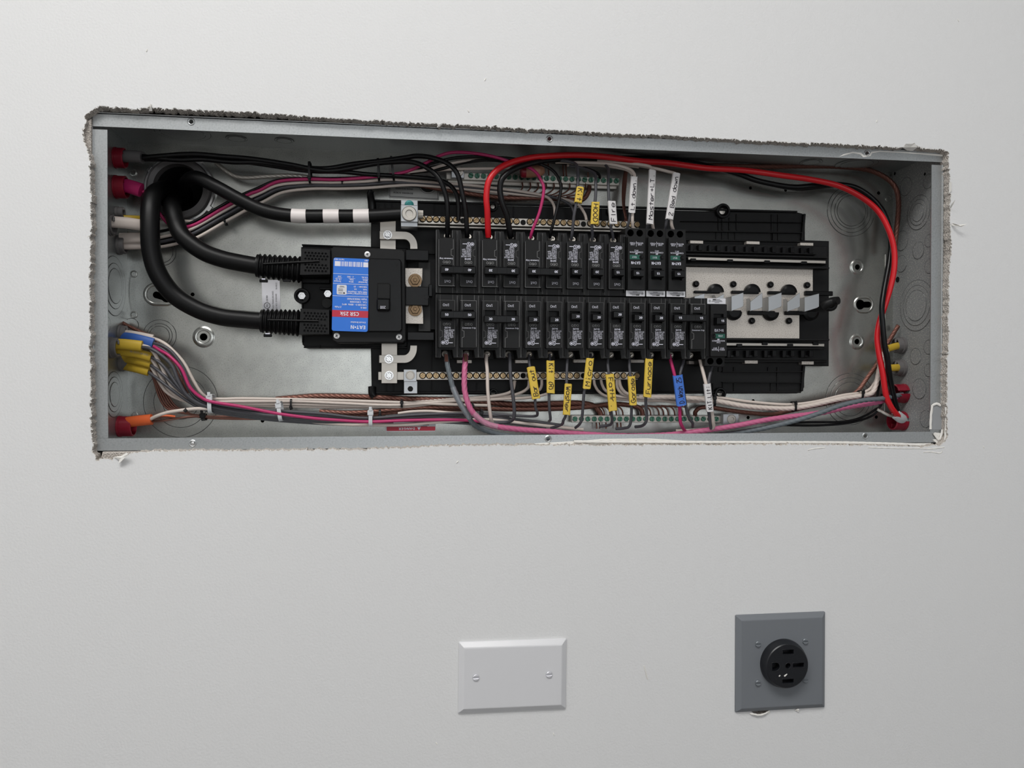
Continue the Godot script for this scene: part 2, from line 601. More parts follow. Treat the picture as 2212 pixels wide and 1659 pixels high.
func room() -> void:
	var x0 := -1.3
	var x1 := 2.7
	var z1 := 3.2
	# the wall of the panel, with the cut-out (rough, hand-sawn) and the bite under the outlet plate
	var edge := [183, 250, 199, 237.5, 217, 227.5, 238, 230.5, 293, 235, 318, 234, 324, 226, 329, 232, 416, 237.5, 500, 240, 600, 246, 700, 254, 800, 260, 944, 267, 948, 271, 954, 267.5, 1135, 277, 1139, 281, 1146, 277.5, 1350, 289.5, 1440, 292, 1505, 296.5, 1600, 302, 1745, 309, 1748, 312, 1752, 308, 1850, 313, 1950, 318, 1957, 311.5, 1977, 309.5, 1986, 319, 2038, 322, 2049, 329, 2052, 380, 2054, 424, 2052, 470, 2056, 526, 2051, 600, 2049, 721, 2046, 800, 2046.5, 854, 2047, 946, 2032, 963, 1990, 966, 1900, 962.5, 1690, 960.5, 1350, 962, 1180, 962, 980, 963, 776, 972, 530, 974.5, 400, 974, 300, 977, 283, 980, 266, 988, 230, 992, 206, 995.5, 200, 984, 197, 940, 194, 741, 193, 600, 196, 500, 194, 343, 187, 322, 181, 306, 178.5, 282, 185, 260]
	var cut := dense(poly(9.0, edge), 0.0022)
	for i in cut.size():
		var jag := 0.00085 if rng.randf() < 0.8 else 0.0019
		cut[i] += Vector2(rng.randf_range(-1, 1), rng.randf_range(-1, 1)) * jag
	var bite := dense(poly(9.0, [1615, 1528, 1670, 1526, 1662, 1534, 1654, 1540, 1640, 1543, 1628, 1541, 1619, 1535]), 0.0015)
	for i in bite.size(): bite[i] += Vector2(rng.randf_range(-1, 1), rng.randf_range(-1, 1)) * 0.0005
	var outer := dense(rect2(x0, 0, x1, 3.0), 0.25)
	var w := MB.new()
	w.plate(outer, [cut, bite], -0.0037, 0.009, Vector3.ZERO, Basis.IDENTITY, true, false)
	var wall := struct("wall_back", w, M.paint)
	var gy := MB.new()                      # the sawn edge of the board
	for l in [cut, bite]:
		var rows := []
		for zz in [0.009, 0.0076, 0.0045, 0.001, -0.0037]:
			var row := PackedVector3Array()
			for i in l.size():
				var q: Vector2 = l[i]
				var d: Vector2 = l[(i + 3) % l.size()] - l[(i + l.size() - 3) % l.size()]
				q += Vector2(-d.y, d.x).normalized() * (0.009 - zz) * 0.15 * (-1.0 if Geometry2D.is_polygon_clockwise(l) else 1.0)
				if zz < 0.0085: q += Vector2(rng.randf_range(-1, 1), rng.randf_range(-1, 1)) * 0.0006
				row.append(Vector3(q.x, q.y, zz))
			rows.append(row)
		gy.grid(rows, true)
	gy.prism(poly(4.0, [222, 976, 300, 975, 300, 977, 283, 981, 266, 989, 228, 993, 219, 989]), -0.004, 0.0055, 0.001)
	gy.prism(poly(4.0, [180, 290, 186, 262, 196, 256, 196, 330, 194, 340, 188, 320]), -0.004, 0.004, 0.001)
	part(wall, "gypsum_edge", gy, M.gypsum)
	var fr := MB.new()                      # torn face paper along the cut
	for i in cut.size():
		var nx := cut[(i + 1) % cut.size()]
		for k in 5:
			var b := cut[i].lerp(nx, rng.randf())
			var a := rng.randf() * TAU
			var len := rng.randf_range(0.0006, 0.002) * (1.5 if rng.randf() < 0.12 else 1.0)
			var d := Vector2(cos(a), sin(a))
			var s := Vector2(-d.y, d.x) * rng.randf_range(0.0002, 0.0006)
			var p0 := Vector3(b.x + s.x, b.y + s.y, 0.0088)
			var p1 := Vector3(b.x - s.x, b.y - s.y, 0.0088)
			var p2 := Vector3(b.x + d.x * len, b.y + d.y * len, 0.0088 + rng.randf_range(-0.0014, 0.0009))
			fr.face([p0, p1, p2], Vector3(0, 0, 1))
			fr.face([p0 + Vector3(0, 0, -0.0002), p1 + Vector3(0, 0, -0.0002), p2], Vector3(0, 0, -1))
	var fo := part(wall, "torn_paper", fr, M.torn)
	fo.set_meta("kind", "stuff")
	# strips of torn paper that stand off the wall, and dried compound at the lower right corner
	var flaps := [[[2052, 448, 11, 2056, 440, 15, 2063, 432, 19, 2060, 440, 16, 2054, 450, 11]], [[2056, 482, 10, 2064, 484, 15, 2074, 488, 17, 2084, 486, 19, 2089, 483, 20, 2078, 490, 17, 2064, 488, 14, 2056, 487, 10]], [[246, 987, 10, 262, 985, 11, 273, 978, 15, 278, 980, 17, 272, 986, 15, 262, 997, 14, 256, 1001, 12, 258, 994, 11]], [[1950, 319, 8, 1956, 312, 10, 1976, 310, 11, 1982, 318, 10, 1972, 326, 4, 1960, 325, 3]], [[2050, 395, 8, 2055, 392, 11, 2055, 412, 11, 2050, 418, 8]], [[322, 240, 6, 324, 224, 10, 328, 226, 12, 329, 240, 7]], [[944, 276, 6, 950, 268, 10, 956, 268, 11, 950, 274, 8]]]
	for f in flaps:
		var p := pts3(f[0])
		var m := MB.new()
		var c := Vector3.ZERO
		for q in p: c += q / p.size()
		for i in p.size():
			var k := (i + 1) % p.size()
			m.face([c + Vector3(0, 0, 0.0006), p[i] + Vector3(0, 0, 0.0002), p[k] + Vector3(0, 0, 0.0002)], Vector3(0, 0, 1))
			m.face([c - Vector3(0, 0, 0.0002), p[i] - Vector3(0, 0, 0.0002), p[k] - Vector3(0, 0, 0.0002)], Vector3(0, 0, -1))
			m.face([p[i] + Vector3(0, 0, 0.0002), p[k] + Vector3(0, 0, 0.0002), p[k] - Vector3(0, 0, 0.0002), p[i] - Vector3(0, 0, 0.0002)], p[i] - c)
		part(wall, "paper_flap", m, M.torn)
	var cm := MB.new()
	for line in [[1240, 954, 3, 1400, 955, 3, 1600, 955.5, 3, 1800, 956, 3, 1900, 958, 3, 1990, 961, 3], [2041, 958, 6, 2043, 930, 6, 2044, 900, 6, 2043, 876, 7], [2014, 875, 1, 2011, 900, 1, 2010, 928, 1], [2014, 876, 1, 2024, 872, 1, 2034, 878, 1], [2018, 936, 1.5, 2028, 950, 2, 2034, 938, 2, 2036, 926, 2]]:
		cm.tube(even(curve(pts3(line), 5), 0.003), 0.0019, 7, 3, 900.0, 0.35, true, 0.5)
	cm.prism(poly(0.0, [1100, 962, 1170, 957, 1260, 952, 1300, 948, 1400, 947, 1480, 952, 1600, 953.5, 1690, 954.5, 1800, 955, 1880, 956, 1960, 957.5, 2010, 957, 2014, 962, 1990, 965, 1800, 961, 1400, 963]), 0.0001, 0.0012, 0.0004)
	cm.prism(poly(0.0, [2018, 934, 2034, 936, 2036, 956, 2022, 957, 2014, 950, 2024, 948]), 0.0001, 0.0008, 0.0003)
	cm.prism(poly(0.0, [1812, 339, 1822, 333, 1842, 328, 1860, 330, 1866, 336, 1878, 333, 1882, 328, 1900, 326, 1960, 329, 2036, 334, 2036, 338, 1960, 331, 1900, 328, 1884, 331, 1880, 337, 1864, 340, 1858, 334, 1842, 331, 1826, 335]), 0.0001, 0.0004, 0.0001)
	for line in [[1876, 966.5, 9, 1910, 967.5, 9, 1950, 968.5, 9, 1985, 968.5, 9, 2010, 969.5, 9, 2040, 966, 9], [1995, 977, 9, 2010, 976, 9, 2030, 979, 9, 2036, 974, 9], [1745, 972, 9, 1760, 969, 9, 1782, 967, 9]]:
		cm.tube(even(curve(pts3(line), 5), 0.002), 0.0009, 7, 3, 1300.0, 0.6, true, 0.5)
	part(wall, "dried_compound", cm, M.torn)
	cm = MB.new()
	cm.prism(poly(0.0, [2011, 878, 2024, 874, 2034, 879, 2034, 900, 2034, 929, 2010, 928]), -0.0002, 0.0003, 0.0002)
	part(wall, "compound_smear", cm, mat(Color(0.6, 0.61, 0.62), 0.35))
	var chip := MB.new()                    # little crumbs of paper and grit stuck to the wall
	for q in [[2070, 44], [1894, 262], [2125, 966], [988, 998], [1196, 1586], [317, 109], [943, 1606], [1725, 1532], [1660, 1540], [1012, 240], [1048, 172]]:
		var c := at(q[0], q[1], 9.2)
		chip.box(c, Vector3(0.0012, 0.003, 0.0012), 0.0004, Basis(Vector3(0, 0, 1), rng.randf() * 3.0))
	chip.tube(pts3([1391, 1438, 9.2, 1394, 1448, 9.6, 1396, 1458, 9.6, 1399, 1467, 9.2]), 0.0007, 5)
	var co := part(wall, "wall_crumbs", chip, M.torn)
	co.set_meta("kind", "stuff")
	# behind the board: sheathing of the stud bay
	var sh := MB.new()
	sh.box(Vector3(0.5, TOP - 0.2, -0.19), Vector3(1.6, 1.6, 0.02))
	sh.box(Vector3(-0.06, TOP - 0.2, -0.092), Vector3(0.038, 1.6, 0.17))
	sh.box(Vector3(1.06, TOP - 0.2, -0.092), Vector3(0.038, 1.6, 0.17))
	part(wall, "stud_bay", sh, M.cavity)
	# the rest of the room
	var d := MB.new(); d.box(Vector3(x0 - 0.05, 1.5, z1 * 0.5), Vector3(0.1, 3.0, z1), 0.0); struct("wall_left", d, M.plain)
	d = MB.new(); d.box(Vector3(x1 + 0.05, 1.5, z1 * 0.5), Vector3(0.1, 3.0, z1), 0.0); struct("wall_right", d, M.plain)
	d = MB.new(); d.plate(dense(rect2(x0, 0, x1, 3.0), 0.4), [dense(rect2(-0.2, 1.02, 2.2, 2.1), 0.3)], z1, z1 + 0.1); struct("wall_front", d, M.plain)
	d = MB.new(); d.box(Vector3((x0 + x1) * 0.5, 3.05, z1 * 0.5), Vector3(x1 - x0 + 0.2, 0.1, z1 + 0.2), 0.0); struct("ceiling", d, M.plain)
	d = MB.new(); d.box(Vector3((x0 + x1) * 0.5, -0.05, z1 * 0.5), Vector3(x1 - x0 + 0.2, 0.1, z1 + 0.2), 0.0); struct("floor", d, M.floor)


# ---- the steel box
func ring_arc(mb: MB, c: Vector3, B: Basis, r: float, w: float, a0: float, a1: float, ry := 1.0) -> void:
	var rows := []
	for q in [r - w, r + w]:
		var row := PackedVector3Array()
		for j in 41:
			var a := lerpf(a0, a1, j / 40.0)
			row.append(c + B * Vector3(cos(a) * q, sin(a) * q * ry, 0.00012))
		rows.append(row)
	mb.grid(rows)

func knockout(parent: Node, c: Vector3, normal: Vector3, radii: Array) -> void:     # radii in mm, outermost first
	var B := facing(normal)
	var disc := MB.new()
	var slit := MB.new()
	var z := 0.0
	var k := 0
	for r in radii:
		var rr: float = r * 0.001
		disc.lathe([Vector2(rr, z), Vector2(rr - 0.0004, z + 0.0004), Vector2(0.0 if k == radii.size() - 1 else radii[k + 1] * 0.001, z + 0.0004)], c, B, 48)
		var a := rng.randf() * TAU
		ring_arc(slit, c + B.z * (z + 0.0002), B, rr, 0.00022, a + 0.12, a + PI - 0.1)
		ring_arc(slit, c + B.z * (z + 0.0002), B, rr, 0.00022, a + PI + 0.12, a + TAU - 0.1)
		z += 0.0004
		k += 1
	var o := part(parent, "knockout", disc, M.dusty if normal.x < -0.5 else (M.galv if normal.z > 0.5 else M.zinc))
	part(o, "punched_slit", slit, M.slit)

func enclosure() -> void:
	var o := thing("breaker_panel_box", "open galvanized steel panel box recessed sideways in the white wall", "panel box", Vector3(BW * 0.5, TOP - BH, -BD))
	var zb := -BD
	# back, with its real holes
	var holes := []
	for q in [[416, 636, 2.3], [567, 909, 2.2], [1621, 406, 2.0], [1697, 411, 2.0], [1898, 417, 2.3], [1893, 901, 2.3], [1616, 902, 2.2], [1627, 866, 2.2], [440, 728, 4.3], [1852, 577, 3.6], [1851, 738, 3.6]]:
		holes.append(circ(at2(q[0], q[1], zb * 1000), q[2] * 0.001, 16))
	for q in [[338, 637, 360, 641, 1.0], [1876, 658, 1858, 658, -1.0]]:
		var a := at2(q[0], q[1], zb * 1000)
		var b := at2(q[2], q[3], zb * 1000)
		var key := PackedVector2Array()
		for i in 9:
			var an: float = PI * 0.5 + PI * i / 8.0
			key.append(a + Vector2(cos(an) * q[4], sin(an)) * 0.0042)
		for i in 13:
			var an: float = -2.5 + 5.0 * i / 12.0
			key.append(b + Vector2(cos(an) * q[4], sin(an)) * 0.0068)
		holes.append(key)
	var hub := at2(390, 410, zb * 1000)
	holes.append(circ(hub, 0.0345, 40))
	var m := MB.new()
	m.plate(dense(rect2(0.0008, TOP - BH + 0.0008, BW - 0.0008, TOP - 0.0008), 0.02), holes, zb - 0.0014, zb)
	var back := part(o, "back_panel", m, M.galv)
	for q in [[440, 728, 4.3, 13.0], [1852, 577, 3.6, 11.0], [1851, 738, 3.6, 11.0]]:   # pressed mounting dimples
		var d := MB.new()
		var c := at(q[0], q[1], zb * 1000)
		var prof := [Vector2(q[3], 0.02), Vector2(q[3] * 0.93, 0.35), Vector2(q[3] * 0.84, 0.85), Vector2(q[3] * 0.72, 1.2), Vector2(q[3] * 0.62, 1.0), Vector2(q[3] * 0.56, 0.55), Vector2(q[2] * 1.05, 0.5), Vector2(q[2], 0.1)]
		for i in prof.size(): prof[i] *= 0.001
		d.lathe(prof, c, Basis.IDENTITY, 40)
		part(back, "mounting_dimple", d, M.galv)
	for q in [[347, 636, 20.0, 14.0], [1866, 658, 15.0, 12.0]]:                        # raised rims of the keyholes
		var d := MB.new()
		var c := at(q[0], q[1], zb * 1000)
		var rows := []
		for s in [[1.0, 0.02], [0.95, 0.5], [0.88, 1.1], [0.8, 1.3], [0.72, 1.0], [0.68, 0.3]]:
			var row := PackedVector3Array()
			for j in 41:
				var a := TAU * j / 40.0
				row.append(c + Vector3((cos(a) * q[3] * s[0] + signf(cos(a)) * (q[2] - q[3])), sin(a) * q[3] * s[0], s[1]) * 0.001)
			rows.append(row)
		rows.reverse()
		d.grid(rows)
		part(back, "keyhole_rim", d, M.galv)
	for q in [[288, 373], [289, 592], [289, 680], [291, 896], [1919, 429], [1917, 694]]:   # rivets
		var d := MB.new()
		d.lathe([Vector2(0.0044, 0), Vector2(0.0042, 0.0009), Vector2(0.003, 0.0011), Vector2(0.0026, 0.0003), Vector2(0, 0.0003)], at(q[0], q[1], zb * 1000), Basis.IDENTITY, 20)
		part(back, "rivet", d, M.galv)
	for q in [[350, 545, [16.0, 12.5]], [345, 725, [19.0, 14.5, 11.5]], [391, 868, [43.0, 31.0, 21.0]], [1838, 456, [34.0, 29.0, 24.0, 20.5]], [1836, 862, [35.0, 29.0, 23.0]], [1922, 715, [4.2]], [284, 702, [8.0]]]:
		knockout(back, at(q[0], q[1], zb * 1000 + 0.1), Vector3(0, 0, 1), q[2])
	# side walls
	m = MB.new(); m.box(Vector3(BW * 0.5, TOP - 0.0007, zb * 0.5), Vector3(BW, 0.0014, BD))
	var side := part(o, "side_panel", m, M.zinc)
	for q in [[395, 287, [30.0, 24.0]], [511, 299, [12.0, 9.5]], [614, 303, [11.0, 8.5]], [1752, 350, [14.0, 11.0]], [1850, 354, [26.0, 20.0]]]:
		knockout(side, on_plane(q[0], q[1], 1, TOP - 0.0015), Vector3(0, -1, 0), q[2])
	m = MB.new(); m.box(Vector3(BW * 0.5, TOP - BH + 0.0007, zb * 0.5), Vector3(BW, 0.0014, BD))
	part(o, "side_panel", m, M.zinc)
	m = MB.new(); m.box(Vector3(0.0007, TOP - BH * 0.5, zb * 0.5), Vector3(0.0014, BH, BD))
	side = part(o, "side_panel", m, M.zinc)
	for q in [[247, 618, [34.0, 26.0, 20.0]], [246, 852, [26.0, 20.0, 14.0]], [232, 700, [8.0]]]:
		var c := on_plane(q[0], q[1], 0, 0.0015)
		c.z = clampf(c.z, -0.062, -0.036)
		knockout(side, c, Vector3(1, 0, 0), q[2])
	m = MB.new(); m.box(Vector3(BW - 0.0007, TOP - BH * 0.5, zb * 0.5), Vector3(0.0014, BH, BD))
	side = part(o, "side_panel", m, M.dusty)
	for q in [[1984, 459, [22.0, 16.5, 11.5]], [1980, 660, [33.0, 26.0, 20.0]], [1984, 541, [11.0]], [1948, 520, [13.0]], [1947, 570, [11.0]], [1957, 403, [12.0]], [1978, 770, [10.5]], [1986, 840, [13.0]], [2000, 905, [11.0]], [2008, 575, [9.0]], [2006, 750, [9.0]], [2005, 392, [9.0]], [2007, 520, [8.0]], [2006, 800, [8.0]]]:
		knockout(side, on_plane(q[0], q[1], 0, BW - 0.0015), Vector3(-1, 0, 0), q[2])
	for q in [[1933, 375, 2.2], [1998, 376, 2.0], [1939, 604, 4.0], [1938, 707, 4.2]]:
		m = MB.new()
		m.lathe([Vector2(q[2] * 0.001, 0.0002), Vector2(0, 0.0002)], on_plane(q[0], q[1], 0, BW - 0.0015), facing(Vector3(-1, 0, 0)), 16)
		part(side, "drilled_hole", m, M.hole)
	m = MB.new(); m.box(at(1921, 700, zb * 1000 + 1.0) * Vector3(1, 0, 1) + Vector3(0, TOP - BH * 0.5 - 0.04, 0), Vector3(0.014, BH * 0.6, 0.0016), 0.0006)
	part(o, "corner_tab", m, M.galv)
	# front flanges, each with screw holes
	for k in 4:
		var r: PackedVector2Array
		var hs := []
		match k:
			0:
				r = rect2(0, TOP - FL, BW, TOP)
				for q in [[413, 263], [1187, 300], [1873, 331]]: hs.append(circ(at2(q[0], q[1], 0), 0.0023, 14))
			1:
				r = rect2(0.0015, TOP - BH, BW - 0.0015, TOP - BH + FL)
				for q in [[416, 958], [1184, 948], [1869, 942]]: hs.append(circ(at2(q[0], q[1], 0), 0.0023, 14))
			2: r = rect2(0.0008, TOP - BH + FL + 0.0002, FL + 0.0012, TOP - FL - 0.003)
			3: r = rect2(BW - FL - 0.0012, TOP - BH + FL + 0.0002, BW - 0.0008, TOP - FL - 0.0035)
		m = MB.new()
		var zf := 0.0 if k < 2 else -0.0006
		m.plate(dense(r, 0.012), hs, zf - 0.0014, zf)
		for h in hs:
			var c := Vector2.ZERO
			for q in h: c += q / h.size()
			m.lathe([Vector2(0.0042, 0), Vector2(0.0032, 0.0006), Vector2(0.0025, 0.0003), Vector2(0.0023, -0.0025)], Vector3(c.x, c.y, 0.0), Basis.IDENTITY, 20)
		if k == 0:                           # the rolled edge
			m.tube(PackedVector3Array([Vector3(0, TOP + 0.0001, -0.0012), Vector3(BW, TOP + 0.0001, -0.0012)]), 0.0013, 10)
		elif k >= 2:
			var xx := 0.0012 if k == 2 else BW - 0.0012
			m.tube(PackedVector3Array([Vector3(xx, TOP - BH + FL, -0.0014), Vector3(xx, TOP - FL - 0.003, -0.0014)]), 0.0011, 8)
		part(o, "front_flange", m, M.zinc)
	m = MB.new()
	m.lathe([Vector2(0.0022, -0.001), Vector2(0.0021, 0.0004), Vector2(0.0014, 0.0009), Vector2(0, 0.001)], at(416, 958, 0), Basis.IDENTITY, 16)
	part(o, "flange_screw", m, M.steel)
	# stickers
	sticker_bonding(o); sticker_listing(o); sticker_danger(o)

func sticker(o: Node, c: Vector3, w: float, h: float, m: Material, label: String, turn := 0.0) -> MeshInstance3D:
	var mb := MB.new()
	mb.prism(rrect(Vector2.ZERO, w, h, 0.0015), 0.0, 0.0003, 0.0001, c, Basis(Vector3(0, 0, 1), turn))
	return part(o, "sticker", mb, m, label)

func sticker_bonding(o: Node) -> void:
	var c := at(895, 388, -98.3)
	var s := sticker(o, c, 0.0625, 0.049, M.foil, "silver sticker about the bonding screw", -0.014)
	var f := Vector3(0, 0, 0.0004)
	txt(s, "lettering", "BONDING SCREW", 2.1, at(871, 417, -98.3) + f, M.dark, true, 1, PI - 0.03)
	txt(s, "lettering", "WHEN REQUIRED", 1.9, at(873, 408, -98.3) + f, M.dark, true, 1, PI - 0.03)
	txt(s, "lettering", "TO BOND GROUND", 1.9, at(873, 402, -98.3) + f, M.dark, true, 1, PI - 0.03)
	var m := MB.new()
	m.lathe([Vector2(0.0096, 0), Vector2(0.0095, 0.0003), Vector2(0, 0.0003)], at(924, 399, -98.1), Basis.IDENTITY, 32)
	for i in 40: m.box(at(924, 399, -98.0) + Vector3(cos(TAU * i / 40), sin(TAU * i / 40), 0) * 0.0112, Vector3(0.0008, 0.0008, 0.0003))
	for q in [[842, 424, 946, 430], [842, 424, 842, 380], [946, 430, 946, 385]]:
		m.tube(PackedVector3Array([at(q[0], q[1], -97.9), at(q[2], q[3], -97.9)]), 0.0003, 4)
	part(s, "printed_border", m, M.dark)

func sticker_listing(o: Node) -> void:
	var s := sticker(o, at(586, 648, -98.3), 0.0215, 0.049, M.paper, "small white listing sticker", 0.03)
	var f := Vector3(0, 0, 0.0004)
	txt(s, "lettering", "ENCLOSED PANELBOARD", 1.9, at(590, 655, -98.3) + f, M.dark, false, 1, PI / 2 + 0.03)
	txt(s, "lettering", "ISSUE NO. 0160340", 1.9, at(597, 655, -98.3) + f, M.dark, false, 1, PI / 2 + 0.03)
	txt(s, "lettering", "LISTED", 1.5, at(577, 645, -98.3) + f, M.dark, true, 1, PI / 2 + 0.03)
	txt(s, "lettering", "56-8022", 1.2, at(597, 618, -98.3) + f, M.dark, false, 1, PI / 2 + 0.03)
	txt(s, "lettering", "UL", 2.2, at(577, 660, -98.3) + f, M.dark, true, 1, PI / 2 - 0.2)
	var m := MB.new()
	m.lathe([Vector2(0.0038, 0), Vector2(0.0038, 0.0002), Vector2(0.0032, 0.0002), Vector2(0.0032, 0)], at(577, 660, -97.9), Basis.IDENTITY, 28)
	part(s, "printed_ring", m, M.dark)

func sticker_danger(o: Node) -> void:
	var s := sticker(o, at(887, 903, -98.3), 0.0625, 0.034, M.paper, "white sticker with a red danger band", 0.0)
	var m := MB.new()
	m.prism(rrect(Vector2.ZERO, 0.0605, 0.0052, 0.0008), 0.0, 0.0002, 0.0, at(888, 926, -97.95))
	part(s, "red_band", m, M.bandred)
	txt(s, "lettering", "DANGER", 2.9, at(879, 926, -97.6), M.print, true, 1, PI, Basis.IDENTITY, 1.25)
	m = MB.new()
	var c := at(905, 926, -97.6)
	m.prism(PackedVector2Array([Vector2(-0.0022, 0.0018), Vector2(0.0022, 0.0018), Vector2(0, -0.002)]), 0, 0.0002, 0.0, c)
	part(s, "warning_triangle", m, M.print)
	m = MB.new()                            # small print, too small to read
	for q in [[862, 878], [862, 882], [908, 877], [908, 881], [908, 885], [920, 918], [916, 921]]:
		m.box(at(q[0], q[1], -97.95), Vector3(0.017 if q[1] < 900 else 0.008, 0.0007, 0.0002))
	part(s, "small_print", m, M.dark)


# ---- black moulded base, bus plate and bars
func slab(mb: MB, z0: float, z1: float, x0: float, y0: float, x1: float, y1: float, b := 0.4) -> void:   # box between two pixel corners
	var a := at(x0, y0, z1)
	var c := at(x1, y1, z1)
	mb.box(Vector3((a.x + c.x) * 0.5, (a.y + c.y) * 0.5, (z0 + z1) * 0.0005), Vector3(absf(c.x - a.x), absf(a.y - c.y), (z1 - z0) * 0.001), b * 0.001)

func interior_base() -> void:
	var o := thing("interior_base", "black moulded plastic interior base that carries the bus plate and both breaker rows", "panel interior", at(1270, 850, -98))
	var m := MB.new()
	var outline := [802, 433, 900, 437, 950, 440, 1300, 450, 1525, 456, 1722, 458.5, 1734, 461, 1739.5, 470, 1739.5, 519, 1791.5, 520.5, 1791, 791, 1738, 790, 1738, 836, 1733, 846, 1722, 850, 1300, 851, 900, 853, 812, 855, 803, 851, 801, 752, 801, 535]
	m.prism(poly(-82, outline), -0.0975, -0.082, 0.001)
	part(o, "moulded_plate", m, M.base)
	m = MB.new()                             # raised rims and ribs
	for q in [[803, 433, 1722, 457.5, 4], [1458, 499, 1738, 503, 2.5], [1470, 518, 1740, 522, 3], [1470, 478, 1735, 481, 1.5], [1738, 462, 1733, 519, 5], [806, 848, 1730, 847, 4], [1560, 826, 1730, 827, 2], [1560, 803, 1738, 803, 2.5], [1737, 790, 1732, 845, 5], [812, 545, 942, 548, 3]]:
		var a := at(q[0], q[1], -79)
		var b := at(q[2], q[3], -79)
		var d := b - a
		m.box((a + b) * 0.5 + Vector3(0, 0, -0.0015), Vector3(d.length(), q[4] * 0.0006, 0.005), 0.0004, Basis(Vector3(0, 0, 1), atan2(d.y, d.x)))
	part(o, "rim", m, M.base)
	for q in [[1553, 462, 497], [1561, 470, 497], [1576, 470, 497], [1592, 462, 497], [1668, 463, 519], [1682, 463, 519], [1548, 502, 519], [1561, 502, 519], [1575, 502, 519], [1589, 502, 519], [1668, 502, 519], [1541, 793, 803], [1553, 793, 803], [1562, 793, 803], [1586, 793, 803], [1660, 793, 803], [1680, 793, 847], [1541, 828, 847], [1562, 828, 847], [1586, 828, 847], [1666, 828, 847], [938, 441, 466], [818, 440, 468], [832, 440, 468], [846, 440, 468], [834, 828, 848], [850, 828, 848], [933, 720, 848], [940, 545, 600], [1000, 441, 466], [1110, 445, 470], [1030, 827, 848], [1110, 827, 848], [1300, 450, 476]]:
		m = MB.new()
		slab(m, -84, -80.4, q[0] - 1.3, q[1], q[0] + 1.3, q[2], 0.3)
		part(o, "rib", m, M.base)
	for q in [[1563, 455, 16.5, 1], [1065, 445, 11.0, 1], [1557, 850, 13.5, 1], [1066, 850, 10.0, 1], [1322, 456, 11.0, 0]]:    # fixing bosses
		var c := at(q[0], q[1], -76)
		m = MB.new()
		var R: float = q[2] * 0.00058
		m.lathe([Vector2(R, -0.02), Vector2(R, -0.0006), Vector2(R - 0.0006, 0), Vector2(R * 0.72, 0), Vector2(R * 0.55, -0.004), Vector2(R * 0.3, -0.005)], c, Basis.IDENTITY, 28)
		var bo := part(o, "fixing_boss", m, M.gloss)
		m = MB.new()
		m.lathe([Vector2(R * 0.42, -0.0052), Vector2(R * 0.4, -0.004), Vector2(0, -0.0034)], c, Basis.IDENTITY, 16)
		part(bo, "rivet", m, M.tin)
	m = MB.new()                             # horn at the upper left, foot at the lower left
	m.tube(curve(pts3([805, 470, -78, 803, 440, -76, 800, 420, -72, 803, 412, -70])), 0.0052, 10, 0, 0, 0, true, 0.8, 0.3)
	part(o, "horn", m, M.gloss)
	m = MB.new()
	m.tube(curve(pts3([804, 836, -78, 804, 850, -76, 809, 856, -76])), 0.005, 10, 0, 0, 0, true, 0.9, 0.2)
	part(o, "foot", m, M.gloss)
	m = MB.new()                             # hook at the right end of the bus
	m.tube(curve(pts3([1778, 662, -64, 1786, 656, -60, 1800, 651, -56, 1811, 649, -50])), 0.0066, 12, 0, 0, 0, true, 1.0, 0.25)
	m.tube(curve(pts3([1806, 652, -62, 1802, 664, -64, 1792, 668, -66, 1782, 664, -66])), 0.003, 8)
	part(o, "hook", m, M.black)
	# long side rails that hold the breakers' outer ends
	for k in 2:
		m = MB.new()
		if k == 0:
			m.prism(poly(-70, [1470, 524, 1790, 531, 1790, 571, 1470, 556]), -0.084, -0.074, 0.0006)
			for q in [[1470, 571, 1792, 579, 4.0, -62], [1470, 549, 1790, 556, 4.0, -68], [1470, 542, 1765, 549, 2.4, -66]]:
				var a := at(q[0], q[1], q[5]); var b := at(q[2], q[3], q[5]); var d := b - a
				m.box((a + b) * 0.5 - Vector3(0, 0, 0.006), Vector3(d.length(), q[4] * 0.0006, 0.012), 0.0004, Basis(Vector3(0, 0, 1), atan2(d.y, d.x)))
		else:
			m.prism(poly(-70, [1540, 750, 1790, 751, 1790, 783, 1540, 783]), -0.084, -0.074, 0.0006)
			for q in [[1540, 733, 1792, 734, 4.0, -62], [1540, 752, 1780, 753, 3.0, -66], [1540, 775, 1790, 776, 3.0, -68]]:
				var a := at(q[0], q[1], q[5]); var b := at(q[2], q[3], q[5]); var d := b - a
				m.box((a + b) * 0.5 - Vector3(0, 0, 0.006), Vector3(d.length(), q[4] * 0.0006, 0.012), 0.0004, Basis(Vector3(0, 0, 1), atan2(d.y, d.x)))
		part(o, "side_rail", m, M.base)
		for i in 7:                          # the sockets that take a breaker's foot
			var px := 1503.0 + i * 40.0
			if k == 1 and px < 1570: continue
			var py := (535.0 + (px - 1490) * 0.025) if k == 0 else 764.0
			m = MB.new()
			slab(m, -74, -67, px - 12, py - 7, px - 5, py + 8, 0.4)
			slab(m, -74, -66, px + 6, py - 7, px + 14, py + 6, 0.4)
			slab(m, -74, -70, px - 5, py + 3, px + 6, py + 8, 0.3)
			part(o, "foot_socket", m, M.gloss)
		m = MB.new()                         # bright steel rail and its clips
		var q0 := at(1486, 558.5, -68) if k == 0 else at(1565, 743.5, -68)
		var q1 := at(1783, 566.5, -68) if k == 0 else at(1780, 745.5, -68)
		var dd := q1 - q0
		m.box((q0 + q1) * 0.5, Vector3(dd.length(), 0.0038, 0.002), 0.0004, Basis(Vector3(0, 0, 1), atan2(dd.y, dd.x)))
		var rail := part(o, "steel_rail", m, M.tin)
